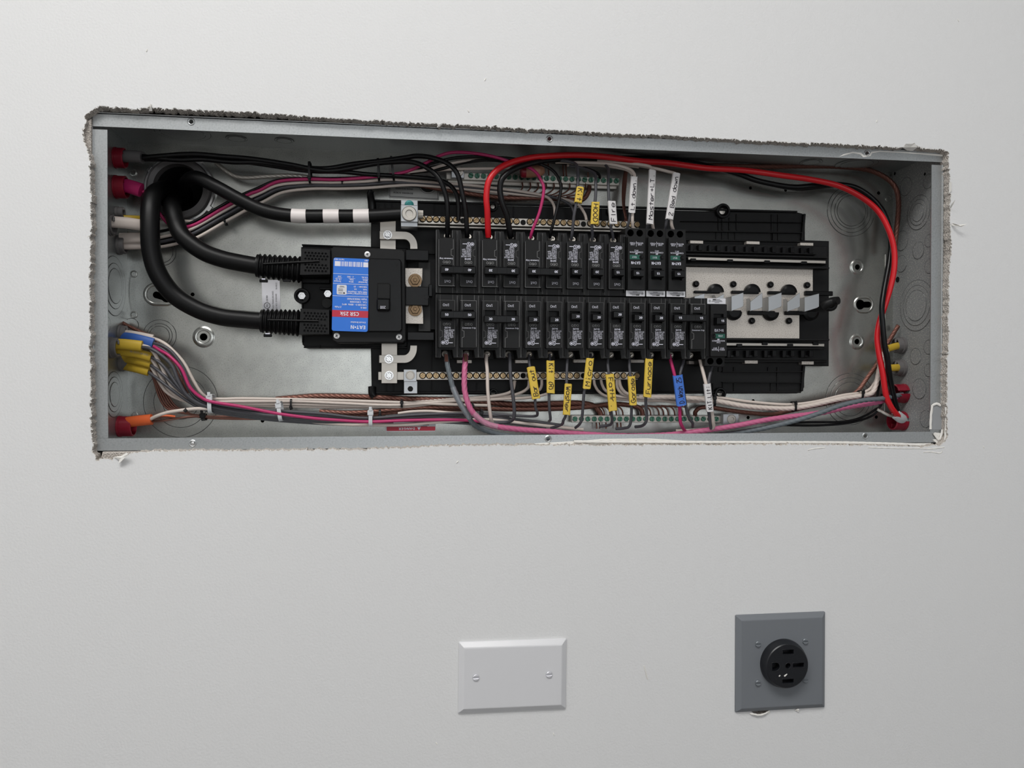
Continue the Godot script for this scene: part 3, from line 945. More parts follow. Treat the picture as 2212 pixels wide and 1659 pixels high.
		for i in 4:
			var px := (1498.0 + i * 80.0) if k == 0 else (1598.0 + i * 55.0)
			var py := (560.5 + (px - 1490) * 0.027) if k == 0 else (741.5 if i % 2 else 745.5)
			m = MB.new()
			slab(m, -69, -65, px - 6, py - 3, px + 6, py + 4, 0.6)
			part(rail, "clip", m, M.gloss)
	for q in [[1505, 523, 14], [1627, 524.5, 14], [1743, 527.5, 14], [1003, 781, 16], [1127, 781, 14], [1253, 780, 14], [1377, 780, 14], [1502, 783, 14], [1623, 782, 14], [1745, 784, 13]]:    # steel seen through windows
		m = MB.new()
		slab(m, -82, -73.6, q[0] - q[2], q[1] - 3.5, q[0] + q[2], q[1] + 3.5, 0.2)
		part(o, "steel_tab", m, M.sheet)
	for q in [[1648, 470, 1654, 0.9], [1648, 481, 1640, 0.9]]:
		pass
	for q in [[1632, 467, "CAV 6"], [1632, 474, "REV 04"], [1632, 483, "17-25477"], [1714, 472, "04"], [1126, 456, "REV 04"], [1124, 464, "17-25477"]]:
		txt(o, "moulded_lettering", q[2], 2.0, at(q[0], q[1], -81.9), M.gloss, false, 1, PI)
	txt(o, "moulded_lettering", "EAT•N", 4.0, at(1632, 837, -81.9), M.gloss, true)

func bus() -> void:
	var o := thing("bus_plate", "speckled silver bus support plate with bent stabs in the empty right half", "bus plate", at(1600, 731, -80))
	var m := MB.new()
	m.prism(poly(-70, [1470, 576, 1756, 582, 1756, 660, 1727, 662, 1727, 731.5, 1470, 730]), -0.076, -0.070, 0.0003)
	part(o, "support_plate", m, M.sheet)
	for q in [[1502.5, 614], [1583, 614.5], [1663, 615.5], [1742, 616.5], [1623, 693.5], [1703, 693.5]]:
		m = MB.new()
		m.lathe([Vector2(0.0042, 0), Vector2(0.004, 0.0035), Vector2(0.0026, 0.0055), Vector2(0, 0.006)], at(q[0], q[1], -70), facing(Vector3(-0.1, 0.05, 1)), 18)
		part(o, "locating_peg", m, M.gloss)
	for q in [[1500, 632.5, 1556, 630, 1545], [1581, 632.5, 1640, 631, 1624], [1660, 633.5, 1720, 632.5, 1703], [1740, 633, 1800, 635, 0], [1570, 675, 1602, 676, 1584], [1617, 676, 1675, 677, 1664], [1697, 676, 1765, 677, 1750]]:    # dark slots and the domes behind the stabs
		m = MB.new()
		slab(m, -71, -66, q[0], q[1] - 5, q[2], q[3] + 4, 0.8)
		if q[4] > 0:
			var up := 1.0 if q[1] < 650 else -1.0
			m.lathe([Vector2(0.011, 0), Vector2(0.0106, 0.003), Vector2(0.007, 0.0045), Vector2(0, 0.0045)], at(q[4], q[1] - 1, -69), Basis.IDENTITY, 20, 0.0 if up > 0 else PI, PI if up > 0 else TAU)
		part(o, "stab_insulator", m, M.gloss)
	# bent stabs: [left, right, top left, top right, bottom right, bottom left]
	for q in [[1500, 1522, 641, 634, 662, 668, 0], [1546, 1564, 645, 635, 664, 672, 1], [1580, 1606, 640, 632, 664, 672, 0], [1621, 1647, 652, 632, 666, 672, 1], [1660, 1688.5, 641, 632, 664, 673, 0], [1701, 1728, 653, 632, 665, 673, 1], [1738, 1769.5, 642, 634, 665, 673.5, 0]]:
		m = MB.new()
		var z := -52.0
		var p := poly(z, [q[0], q[2], q[1], q[3], q[1], q[4] - 3, q[1] - 4, q[4], q[0], q[5]])
		m.prism(p, z * 0.001 - 0.0016, z * 0.001, 0.0003)
		var wl := 8.0 if q[6] == 0 else 3.0
		var a := [at(q[0], q[2], z), at(q[0], q[5], z), at(q[0] - wl, q[5] - 1, -62), at(q[0] - wl, q[2] + (2 if q[6] == 0 else -8), -62)]
		m.face(a, Vector3(0, 0, 1))
		m.face([a[0], a[1], a[2], a[3]].map(func(w: Vector3) -> Vector3: return w - Vector3(-0.0012, 0, 0.0012)), Vector3(0, 0, -1))
		m.face([a[3], a[2], Vector3(a[2].x, a[2].y, -0.07), Vector3(a[3].x, a[3].y, -0.07)], Vector3(-1, 0, 0.2))
		part(o, "stab", m, M.alu)
	m = MB.new()                             # bus end that the main breaker bolts to
	slab(m, -62, -58, 904, 566, 930, 716, 0.3)
	part(o, "bus_end", m, M.dark)
	m = MB.new()
	slab(m, -64, -60, 925, 560, 944, 712, 0.3)
	part(o, "bus_end", m, M.base)
	m = MB.new()
	slab(m, -58, -44, 876, 619, 926, 660, 0.6)
	slab(m, -58, -46, 926, 614, 934, 640, 0.5)
	m.lathe([Vector2(0.003, 0), Vector2(0.003, 0.001), Vector2(0.0024, 0.001)], at(921, 641, -44), Basis.IDENTITY, 20)
	part(o, "phase_barrier", m, M.gloss)
	m = MB.new()
	slab(m, -62, -48, 876, 539, 926, 563, 0.6)
	slab(m, -62, -48, 880, 717, 938, 735, 0.6)
	part(o, "end_cover", m, M.gloss)

func slotted(mb: MB, c: Vector3, r: float, h: float, turn: float, B := Basis.IDENTITY) -> void:    # round screw head with a slot
	var w := r * 0.22
	for s in [0.0, PI]:
		var p := PackedVector2Array()
		var a0 := asin(w / r)
		for i in 11:
			var a: float = lerpf(a0, PI - a0, i / 10.0) + s + turn
			p.append(Vector2(cos(a), sin(a)) * r)
		mb.prism(p, 0.0, h, r * 0.14, c, B)
	mb.lathe([Vector2(r * 0.98, 0), Vector2(r * 0.98, h * 0.12), Vector2(0, h * 0.12)], c, B, 16)

func neutral_bars() -> void:
	for k in 2:
		var z := -60.0
		var o := thing("neutral_bar", ["upper tin neutral bar of brass screws above the top breakers, with big lug", "lower tin neutral bar of brass screws below the bottom breaker row, crossed by labelled wires"][k], "neutral bar", at(1140, 490 if k == 0 else 820, z - 14), "neutral bars")
		var m := MB.new()
		var a := at(903, 474.5, z) if k == 0 else at(817, 812, z)
		var b := at(1380, 487, z) if k == 0 else at(1378, 811.5, z)
		var d := b - a
		var B := Basis(Vector3(0, 0, 1), atan2(d.y, d.x))
		m.box((a + b) * 0.5 - Vector3(0, 0, 0.005), Vector3(d.length(), 0.0098, 0.010), 0.0004, B)
		if k == 0:
			m.box((a + b) * 0.5 + B * Vector3(-0.01, -0.0068, -0.008), Vector3(d.length() + 0.02, 0.0022, 0.006), 0.0003, B)
		var bar := part(o, "bar", m, M.tin)
		var gap := MB.new()
		for i in 33:
			if i in [6, 15, 24]:
				m = MB.new()
				var hx: float = lerpf(913.0, 1376.0, i / 32.0)
				m.lathe([Vector2(0.0034, 0.0001), Vector2(0, 0.0001)], at(hx, (474.8 + (hx - 913) * 0.0268) if k == 0 else 811.5, z), Basis.IDENTITY, 18)
				part(bar, "screw_hole", m, M.hole)
				continue
			var px: float = lerpf(913.0, 1376.0, i / 32.0)
			var py: float = (473.0 + (px - 913) * 0.0268) if k == 0 else 811.3
			m = MB.new()
			var t := 0.5 + rng.randf() * 2.4
			slotted(m, at(px, py, z), 0.0034, 0.0018 if k == 0 else 0.0012, t)
			part(o, "screw", m, M.brass)
			gap.lathe([Vector2(0.0042, 0.00008), Vector2(0, 0.00008)], at(px, py, z), Basis.IDENTITY, 18)
		part(bar, "screw_clearance", gap, M.hole)
		m = MB.new()                         # strap down to the main breaker, bent link, hexagon bolts
		if k == 0:
			slab(m, -66, -63, 821, 466, 855, 540, 0.3)
		else:
			slab(m, -59, -56.5, 824, 742, 858, 828, 0.3)
		part(o, "strap", m, M.tin)
		m = MB.new()
		var arc := PackedVector2Array()
		var inner := PackedVector2Array()
		if k == 0:
			for i in 11:
				var t := PI * 0.5 * (1.0 - i / 10.0)
				arc.append(Vector2(873 + 29 * cos(t), 533 - 33 * sin(t)))
				inner.append(Vector2(873 + 13 * cos(t), 532 - 15 * sin(t)))
			arc.insert(0, Vector2(820, 499)); inner.insert(0, Vector2(820, 516.5))
			arc.append(Vector2(902, 538)); inner.append(Vector2(886, 538))
		else:
			for i in 11:
				var t := PI * 0.5 * (1.0 - i / 10.0)
				arc.append(Vector2(874 + 27 * cos(t), 751 + 33 * sin(t)))
				inner.append(Vector2(872 + 14 * cos(t), 750 + 17 * sin(t)))
			arc.insert(0, Vector2(819, 784)); inner.insert(0, Vector2(819, 767))
			arc.append(Vector2(901, 746)); inner.append(Vector2(886, 746))
		inner.reverse()
		var ring := PackedVector2Array()
		for p in arc + inner: ring.append(at2(p.x, p.y, -56))
		m.prism(ring, -0.0585, -0.056, 0.0003)
		part(o, "bent_link", m, M.tin)
		for q in ([[837.5, 507.5, -56]] if k == 0 else [[840, 775.5, -56], [840.5, 811, -56.4]]):
			m = MB.new()
			var c := at(q[0], q[1], q[2])
			m.lathe([Vector2(0.0052, 0), Vector2(0.0052, 0.0008), Vector2(0, 0.0008)], c, Basis.IDENTITY, 24)
			m.prism(circ(Vector2.ZERO, 0.0044, 6), 0.0008, 0.0034, 0.0004, c, Basis(Vector3(0, 0, 1), 0.4))
			slotted(m, c + Vector3(0, 0, 0.0034), 0.0032, 0.0008, -0.8)
			part(o, "bolt", m, M.steel)
		if k == 0:                           # lug for the service neutral
			m = MB.new()
			slab(m, -52, -32, 865.5, 442, 903, 480, 0.6)
			slab(m, -62, -50, 866, 431.5, 902.5, 460, 0.4)
			slab(m, -60, -36, 866, 468, 902, 490, 0.3)
			var lug := part(o, "lug", m, M.alu)
			m = MB.new()
			var c := at(884, 462, -32)
			m.lathe([Vector2(0.0088, 0.0003), Vector2(0.0088, 0.0012), Vector2(0.0078, 0.0022), Vector2(0.0045, 0.0022), Vector2(0.004, 0.0005), Vector2(0, 0.0003)], c, Basis.IDENTITY, 36)
			part(lug, "set_screw", m, M.tin)
			m = MB.new()
			m.lathe([Vector2(0.0055, 0), Vector2(0.0052, 0.0012), Vector2(0.003, 0.0018), Vector2(0, 0.0018)], at(884, 442.5, -50), Basis.IDENTITY, 24)
			part(lug, "green_screw", m, M.teal, "green bonding screw")
		else:
			m = MB.new()
			slab(m, -61, -57, 872, 798, 900, 824, 0.4)
			slab(m, -66, -62, 872.5, 823, 901.5, 850, 0.3)
			var tab := part(o, "bonding_tab", m, M.alu)
			m = MB.new()
			m.lathe([Vector2(0.0056, 0), Vector2(0.0052, 0.0006), Vector2(0.0044, 0.0006), Vector2(0.004, 0.0002), Vector2(0, 0.0002)], at(886, 810.5, -57), Basis.IDENTITY, 24)
			part(tab, "rivet", m, M.tin)
			m = MB.new()
			m.lathe([Vector2(0.0033, 0.0001), Vector2(0, 0.0001)], at(886.5, 840, -62), Basis.IDENTITY, 20)
			part(tab, "drilled_hole", m, M.hole)

func ground_bars() -> void:
	for k in 2:
		var z := -84.0
		var o := thing("ground_bar", ["upper ground bar with green screws, half hidden behind the looping wires", "lower ground bar with green screws under the bottom breaker row"][k], "ground bar", at(1150 if k == 0 else 1400, 395 if k == 0 else 913, -97), "ground bars")
		var m := MB.new()
		var a := at(964, 379, z) if k == 0 else at(1235, 905, z)
		var b := at(1338, 393, z) if k == 0 else at(1598, 905.5, z)
		var d := b - a
		var B := Basis(Vector3(0, 0, 1), atan2(d.y, d.x))
		m.box((a + b) * 0.5 - Vector3(0, 0, 0.004), Vector3(d.length(), 0.0092, 0.008), 0.0004, B)
		if k == 0: m.box((a + b) * 0.5 + B * Vector3(0.0, -0.006, -0.0065), Vector3(d.length() * 0.98, 0.004, 0.003), 0.0003, B)
		part(o, "bar", m, M.tin)
		var n := 24 if k == 0 else 23
		for i in n:
			var px: float = lerpf(1017, 1331, i / 23.0) if k == 0 else lerpf(1242, 1547, i / 22.0)
			var py: float = (379.0 + (px - 1000) * 0.037) if k == 0 else 905.0
			m = MB.new()
			slotted(m, at(px, py, z), 0.0033, 0.0026 if k == 0 else 0.0016, 0.5 + rng.randf() * 2.4)
			part(o, "screw", m, M.green)
		m = MB.new()
		if k == 0: slab(m, -84, -76, 975, 361, 1003, 385, 0.5)
		else: slab(m, -84, -76, 1562, 894, 1596, 917, 0.5)
		var lug := part(o, "lug", m, M.alu)
		m = MB.new()
		m.lathe([Vector2(0.0058, 0), Vector2(0.0058, 0.001), Vector2(0.005, 0.0014), Vector2(0.003, 0.0014), Vector2(0.0026, 0.0002), Vector2(0, 0.0002)], at(991, 371, -76) if k == 0 else at(1580, 905.5, -76), Basis.IDENTITY, 28)
		part(lug, "set_screw", m, M.tin)


# ---- main breaker and the service cables
func main_breaker() -> void:
	var o := thing("main_breaker", "large black main circuit breaker with a blue rating label and a 200 toggle", "circuit breaker", at(795, 752, -96))
	var m := MB.new()
	m.prism(poly(-74, [657, 528, 802, 533, 880, 536, 880, 748, 870, 752, 661, 752, 653, 744, 651, 536]), -0.0965, -0.074, 0.001)
	part(o, "tray", m, M.base)
	m = MB.new()
	for q in [[652, 529, 800, 534.5], [652, 534, 654, 740], [656, 750, 880, 751], [690, 746, 692, 752], [780, 746, 782, 752]]:
		var a := at(q[0], q[1], -70); var b := at(q[2], q[3], -70); var d := b - a
		m.box((a + b) * 0.5 - Vector3(0, 0, 0.003), Vector3(d.length(), 0.0018, 0.007), 0.0004, Basis(Vector3(0, 0, 1), atan2(d.y, d.x)))
	slab(m, -74, -66, 652, 602, 712, 612, 0.5)
	slab(m, -74, -64, 690, 620, 716, 626, 0.5)
	part(o, "tray_rim", m, M.base)
	for q in [[652, 639, 15.5], [708, 634.5, 0]]:
		var c := at(q[0], q[1], -66)
		if q[2] > 0:
			m = MB.new()
			m.lathe([Vector2(0.0092, -0.02), Vector2(0.0092, 0), Vector2(0.0085, 0.0006), Vector2(0.0066, 0.0006), Vector2(0.006, -0.004), Vector2(0, -0.004)], c, Basis.IDENTITY, 28)
			part(o, "fixing_boss", m, M.gloss)
		m = MB.new()
		m.prism(circ(Vector2.ZERO, 0.0052, 6), -0.005, 0.0, 0.0006, c)
		m.lathe([Vector2(0.0042, 0), Vector2(0.004, 0.001), Vector2(0.0024, 0.001), Vector2(0.0022, 0.0001), Vector2(0, 0.0001)], c, Basis.IDENTITY, 20)
		part(o, "fixing_screw", m, M.steel)
	m = MB.new()
	m.lathe([Vector2(0.006, 0), Vector2(0.0058, 0.0006), Vector2(0, 0.0008)], at(706, 655, -70), Basis.IDENTITY, 24)
	part(o, "moulded_emblem", m, M.dark)
	m = MB.new()
	m.prism(poly(-36, [720, 532.5, 790, 535, 869, 538.5, 875, 544, 877, 734, 871, 740.5, 728, 741, 718, 735, 714, 538]), -0.074, -0.036, 0.0012)
	part(o, "housing", m, M.black)
	m = MB.new()
	m.prism(poly(-30.5, [722, 556, 790, 558, 864, 560, 868, 566, 869, 712, 866, 717, 728, 716, 721, 712, 718, 562]), -0.036, -0.0305, 0.0008)
	part(o, "cover", m, M.black)
	m = MB.new()
	m.prism(poly(-29, [799, 558, 862, 559.5, 866.5, 564, 868.5, 711, 864, 716, 796, 716, 795.5, 565]), -0.0305, -0.029, 0.0008)
	part(o, "cover_plate", m, M.gloss)
	m = MB.new()
	m.prism(poly(-28.3, [815, 611, 841, 611, 843.5, 614, 843.5, 668, 840, 672, 816, 672, 814, 668]), -0.029, -0.0284, 0.0003)
	part(o, "toggle_slot", m, M.hole)
	m = MB.new()
	m.prism(poly(-26.5, [815.5, 613, 840, 613, 843, 616, 842.5, 646, 815, 645]), -0.0284, -0.0268, 0.0006)
	part(o, "toggle_shutter", m, M.black)
	m = MB.new()
	var tg := at(828, 660, -18)
	m.box(tg - Vector3(0, -0.0012, 0.005), Vector3(0.0152, 0.0135, 0.011), 0.0014)
	var tog := part(o, "toggle", m, M.gloss)
	txt(tog, "lettering", "200", 3.1, at(827, 664, -17.3), M.print, false, 1, PI, Basis.IDENTITY, 0.9)
	for q in [[864, 614, "OFF"], [864, 642, "TRIP"], [864, 666, "ON"]]:
		txt(o, "moulded_lettering", q[2], 2.6, at(q[0] - 7, q[1], -28.85), M.black, false, 1, PI)
	for q in [[793.7, 549.7], [727.5, 725.5], [862, 728]]:
		m = MB.new()
		var c := at(q[0], q[1], -36)
		m.lathe([Vector2(0.0036, 0.0001), Vector2(0.0033, 0.0012), Vector2(0.0018, 0.0017), Vector2(0, 0.0018)], c, Basis.IDENTITY, 24)
		var sc := part(o, "cover_screw", m, mat(gray(0.9), 0.35, 0.3))
		m = MB.new()
		var tt := rng.randf()
		for e in 2: m.box(c + Vector3(0, 0, 0.0017), Vector3(0.0034, 0.0009, 0.0005), 0.0, Basis(Vector3(0, 0, 1), tt + e * PI / 2))
		part(sc, "cross_recess", m, M.slit)
	m = MB.new()
	m.lathe([Vector2(0.0015, 0.0001), Vector2(0, 0.0001)], at(857, 573.5, -29), Basis.IDENTITY, 14)
	part(o, "vent_hole", m, M.hole)
	# output lugs, bolted to the bus
	for k in 2:
		m = MB.new()
		m.prism(poly(-52, [[875, 579, 913, 579.5, 912.5, 604, 909, 619, 878, 620, 875, 612], [876, 659, 912, 659, 914, 674, 914.5, 700, 876, 699]][k]), -0.055, -0.052, 0.0004)
		var lug := part(o, "output_lug", m, M.sheet)
		var c := at(896.5, 606 if k == 0 else 668.5, -52)
		m = MB.new()
		m.lathe([Vector2(0.0082, 0), Vector2(0.008, 0.001), Vector2(0.006, 0.0012), Vector2(0, 0.0012)], c, Basis.IDENTITY, 30)
		m.prism(circ(Vector2.ZERO, 0.0058, 6), 0.0012, 0.0045, 0.0006, c)
		m.lathe([Vector2(0.0036, 0.0046), Vector2(0.0034, 0.005), Vector2(0.0026, 0.005), Vector2(0.0022, 0.0042), Vector2(0.0017, 0.006), Vector2(0, 0.0062)], c, Basis.IDENTITY, 24)
		part(lug, "bolt", m, M.bronze)
	# rating label, printed upside down like the breaker is mounted
	var c := at(757.5, 637, -30.5)
	var T := Transform3D(Basis(Vector3(0, 0, 1), PI - 0.024), c)
	m = MB.new()
	m.prism(rrect(Vector2.ZERO, 0.0408, 0.0842, 0.0024), 0.0, 0.0003, 0.0001, c, T.basis)
	var lab := part(o, "rating_label", m, M.mainblue, "blue rating label with white print")
	m = MB.new()
	m.box(T * Vector3(0, 0.0219, 0.00032), Vector3(0.0408, 0.0078, 0.0002), 0.0, T.basis)
	part(lab, "red_band", m, M.bandred)
	m = MB.new()
	for y in [1.7, -12.4, -23.8]: m.box(T * Vector3(0, y * 0.001, 0.0004), Vector3(0.0406, 0.0004, 0.0002), 0.0, T.basis)
	for q in [[-16.5, -18.8, 7.5], [-1, -18.8, 7.5], [13.5, -18.8, 7]]: m.box(T * Vector3(q[0] * 0.001, q[1] * 0.001, 0.0004), Vector3(q[2] * 0.001, 0.0003, 0.0002), 0.0, T.basis)
	part(lab, "printed_rule", m, M.print)
	m = MB.new()
	for q in [[-16.2, 5.6], [16.0, 5.4]]: m.box(T * Vector3(q[0] * 0.001, -0.0353, 0.0004), Vector3(q[1] * 0.001, 0.0056, 0.0002), 0.0, T.basis)
	var bx := -12.4
	var bk := 0
	while bx < 12.6:
		var bw: float = [0.35, 0.7, 0.35, 1.0, 0.5][bk % 5]
		m.box(T * Vector3((bx + bw * 0.5) * 0.001, -0.0353, 0.0004), Vector3(bw * 0.001, 0.0056, 0.0002), 0.0, T.basis)
		bx += bw + [0.35, 0.45, 0.8, 0.4][bk % 4]
		bk += 1
	part(lab, "barcode", m, M.print)
	for q in [[-18.0, 37.0, "EAT•N", 4.1, true, 0, 1.05], [-18.0, 31.4, "Circuit Breaker", 1.5, true, 0, 1.0], [-10.0, 21.9, "CSR 25k", 4.3, true, 0, 0.95], [-18.5, 14.4, "200 A", 1.9, true, 0, 1.0], [10.0, 14.4, "2 Pole", 1.9, true, 0, 1.0], [-18.5, 11.2, "120/240 V~  60Hz  40°C", 1.9, true, 0, 1.0], [-18.5, 8.0, "Cat.  CSR2200N", 1.9, true, 0, 1.0], [-18.5, 4.7, "Style 7803C87G83", 1.9, true, 0, 1.0], [-18.5, -1.4, "Interrupting Capacity", 1.6, true, 0, 1.0], [-18.5, -3.6, "RMS Sym. Amperes", 1.6, true, 0, 1.0], [-18.5, -6.6, "Volt            kA", 1.6, true, 0, 1.0], [-18.5, -9.6, "120/240 ~   25", 1.6, true, 0, 1.0], [-18.8, -15.0, "Terminal", 1.6, true, 0, 1.0], [-18.8, -17.3, "Wire", 1.6, true, 0, 1.0], [-3.0, -15.0, "Wire", 1.6, true, 0, 1.0], [-3.0, -17.3, "Size", 1.6, true, 0, 1.0], [11.0, -15.0, "Torque", 1.6, true, 0, 1.0], [11.0, -17.3, "Lb. in.", 1.6, true, 0, 1.0], [-18.8, -20.6, "CU-AL", 1.6, true, 0, 1.0], [-3.0, -20.6, "2 - 300", 1.6, true, 0, 1.0], [11.0, -20.6, "250", 1.6, true, 0, 1.0], [-18.5, -40.2, "801", 1.2, true, 0, 1.0], [8.0, -40.2, "14/15", 1.2, true, 0, 1.0], [15.0, -40.2, "H83", 1.2, true, 0, 1.0]]:
		txt(lab, "lettering", q[2], q[3], T * Vector3(q[0] * 0.001, q[1] * 0.001, 0.00048), M.print, q[4], q[5], 0.0, T.basis, q[6])
	m = MB.new()
	m.prism(rrect(Vector2(0.0102, -0.0055), 0.0112, 0.0112, 0.0014), 0.0003, 0.0005, 0.0, c, T.basis)
	part(lab, "certification_panel", m, M.paper)
	m = MB.new()
	for q in [[7.5, -1.8, 1.8, 1.6], [11.5, -1.8, 4.5, 0.5], [11.5, -4.0, 5.5, 0.4], [11.5, -5.2, 5.5, 0.4], [11.5, -6.4, 5.5, 0.4], [10.0, -8.6, 6.0, 0.4], [10.0, -9.6, 4.0, 0.4]]:
		m.box(T * Vector3(q[0] * 0.001, q[1] * 0.001, 0.00055), Vector3(q[2] * 0.001, q[3] * 0.001, 0.0002), 0.0, T.basis)
	part(lab, "small_print", m, M.dark)

func service() -> void:
	# conduit entry in the back, with its locknut
	var c := at(390, 410, -98.5)
	var o := thing("conduit_hub", "round conduit entry with a steel locknut at the upper left of the panel back", "conduit fitting", c)
	var m := MB.new()
	m.lathe([Vector2(0.0412, 0.0), Vector2(0.0414, 0.0035), Vector2(0.04, 0.0048), Vector2(0.0375, 0.0048), Vector2(0.0365, 0.003)], c, Basis.IDENTITY, 48)
	for i in 8:
		var a := TAU * i / 8.0 + 0.2
		m.box(c + Vector3(cos(a), sin(a), 0) * 0.0415 + Vector3(0, 0, 0.0024), Vector3(0.0045, 0.008, 0.0048), 0.0008, Basis(Vector3(0, 0, 1), a))
	part(o, "locknut", m, M.steel)
	m = MB.new()
	m.lathe([Vector2(0.0366, 0.002), Vector2(0.036, 0.0105), Vector2(0.034, 0.0118), Vector2(0.0285, 0.0105), Vector2(0.0278, 0.0)], c, Basis.IDENTITY, 48)
	part(o, "bushing", m, M.pvc)
	m = MB.new()
	m.lathe([Vector2(0.0279, 0.001), Vector2(0.0277, -0.06), Vector2(0.0, -0.06)], c, Basis.IDENTITY, 40)
	part(o, "conduit_bore", m, M.hole)
	var C := [[[388, 426, -130, 376, 432, -100, 372, 447, -68, 381, 483, -54, 396, 512, -48, 437, 543, -46, 478, 559, -46, 519, 568, -46, 560, 575, -46, 590, 578, -46], 0.0098, "thick black service cable that runs into the upper ribbed boot"], [[384, 412, -130, 356, 408, -92, 333, 420, -60, 325, 447, -46, 324, 497, -40, 327, 542, -40, 341, 590, -42, 375, 636, -46, 427, 668, -48, 478, 684, -48, 529, 690, -48, 566, 693, -48, 600, 695, -48], 0.0103, "thick black service cable with the lowest sweep, into the lower ribbed boot"], [[404, 425, -130, 398, 404, -92, 408, 388, -64, 427, 384, -52, 468, 404, -46, 519, 432, -45, 570, 455, -45, 631, 466, -45, 715, 467, -45, 797, 466.5, -44, 858, 463, -43, 872, 462, -43], 0.0078, "black neutral service cable with three white tape bands, ending in the silver lug"]]
	for k in 3:
		var p := curve(pts3(C[k][0]), 8)
		var t := thing("service_cable", C[k][2], "cable", p[p.size() - 1], "service cables")
		m = MB.new()
		m.tube(p, C[k][1], 18)
		part(t, "insulation", m, M.rubber)
		if k == 2:
			for q in [[628, 664], [698, 734], [763, 798]]:
				m = MB.new()
				var bp := PackedVector3Array()
				for w in even(p, 0.0015):
					if w.x >= at(q[0], 466, -45).x and w.x <= at(q[1], 466, -45).x: bp.append(w)
				m.tube(bp, C[k][1] + 0.0004, 20)
				part(t, "tape_band", m, mat(Color(0.9, 0.87, 0.86), 0.4), "white tape band")
			m = MB.new()
			for i in 14:
				var a := TAU * i / 14.0
				var b := at(866, 462, -43)
				m.tube(PackedVector3Array([b + Vector3(-0.002, cos(a) * 0.005, sin(a) * 0.005), b + Vector3(0.026, cos(a) * 0.004, sin(a) * 0.004)]), 0.001, 5)
			part(t, "aluminium_strands", m, M.tin)
	for k in 2:                              # ribbed boots over the terminals
		var y0: float = [577.0, 695.0][k]
		var a: Vector3 = at([555, 564][k], [574, 693][k], -46)
		var b: Vector3 = at([652, 648][k], [583, 698][k], -46)
		var t := thing("cable_boot", ["black ribbed cable boot with perforated box at the upper terminal of the main breaker", "black ribbed cable boot with perforated box at the lower terminal of the main breaker"][k], "cable boot", at(640, y0 + 30, -60), "cable boots")
		m = MB.new()
		var rows := []
		var n := 66
		var ax := (b - a).normalized()
		for i in n:
			var f := float(i) / (n - 1)
			var r := 0.0128 + 0.0016 * f + 0.0014 * cos(f * TAU * 9.0 + PI)
			if f < 0.06: r = 0.0132
			var row := PackedVector3Array()
			var Bz := facing(ax)
			for j in 24: row.append(a.lerp(b, f) + Bz * Vector3(cos(TAU * j / 24), sin(TAU * j / 24), 0) * r)
			rows.append(row)
		m.grid(rows, true)
		part(t, "ribbed_sleeve", m, M.rubber)
		m = MB.new()
		var px0: float = [648, 646][k]
		var px1: float = [713, 711][k]
		var py0: float = [536.5, 666.5][k]
		var py1: float = [593.5, 722.5][k]
		var holes := []
		var front := poly(-32, [px0 + 3, py0, px1, py0 + 3, px1, py1 - 1, px0, py1])
		for i in 7:
			for j in 7:
				if j == 3: continue
				var hx: float = px0 + 12 + i * 7.3 + (3.6 if j % 2 else 0.0)
				var hy: float = py0 + 9.5 + j * 6.4 + i * 0.35
				if hx < px1 - 5: holes.append(circ(at2(hx, hy, -32), 0.0013, 10))
		m.plate(dense(front, 0.003), holes, -0.034, -0.032)
		m.prism(front, -0.066, -0.0358, 0.0)
		for i in 4:
			var u := front[i]; var v := front[(i + 1) % 4]
			m.face([Vector3(u.x, u.y, -0.036), Vector3(v.x, v.y, -0.036), Vector3(v.x, v.y, -0.032), Vector3(u.x, u.y, -0.032)], Vector3(v.y - u.y, u.x - v.x, 0) * (-1.0 if Geometry2D.is_polygon_clockwise(front) else 1.0))
		part(t, "perforated_box", m, M.black)
		m = MB.new()
		m.tube(PackedVector3Array([a + Vector3(0.01, 0, 0.0146), at(px0 + 42, (py0 + py1) * 0.5 - 1, -31.5)]), 0.0015, 6)
		slab(m, -36, -33, [560, 569][k], y0 + 26, [578, 587][k], y0 + 33, 0.6)
		if k == 0: slab(m, -36, -33, 611, 603, 628, 609, 0.6)
		var cl := part(t, "seam_clip", m, M.gloss)
		m = MB.new()
		slab(m, -33.2, -32.6, [565, 573][k], y0 + 24.5, [573, 583][k], y0 + 27, 0.2)
		part(cl, "clip_window", m, M.print)


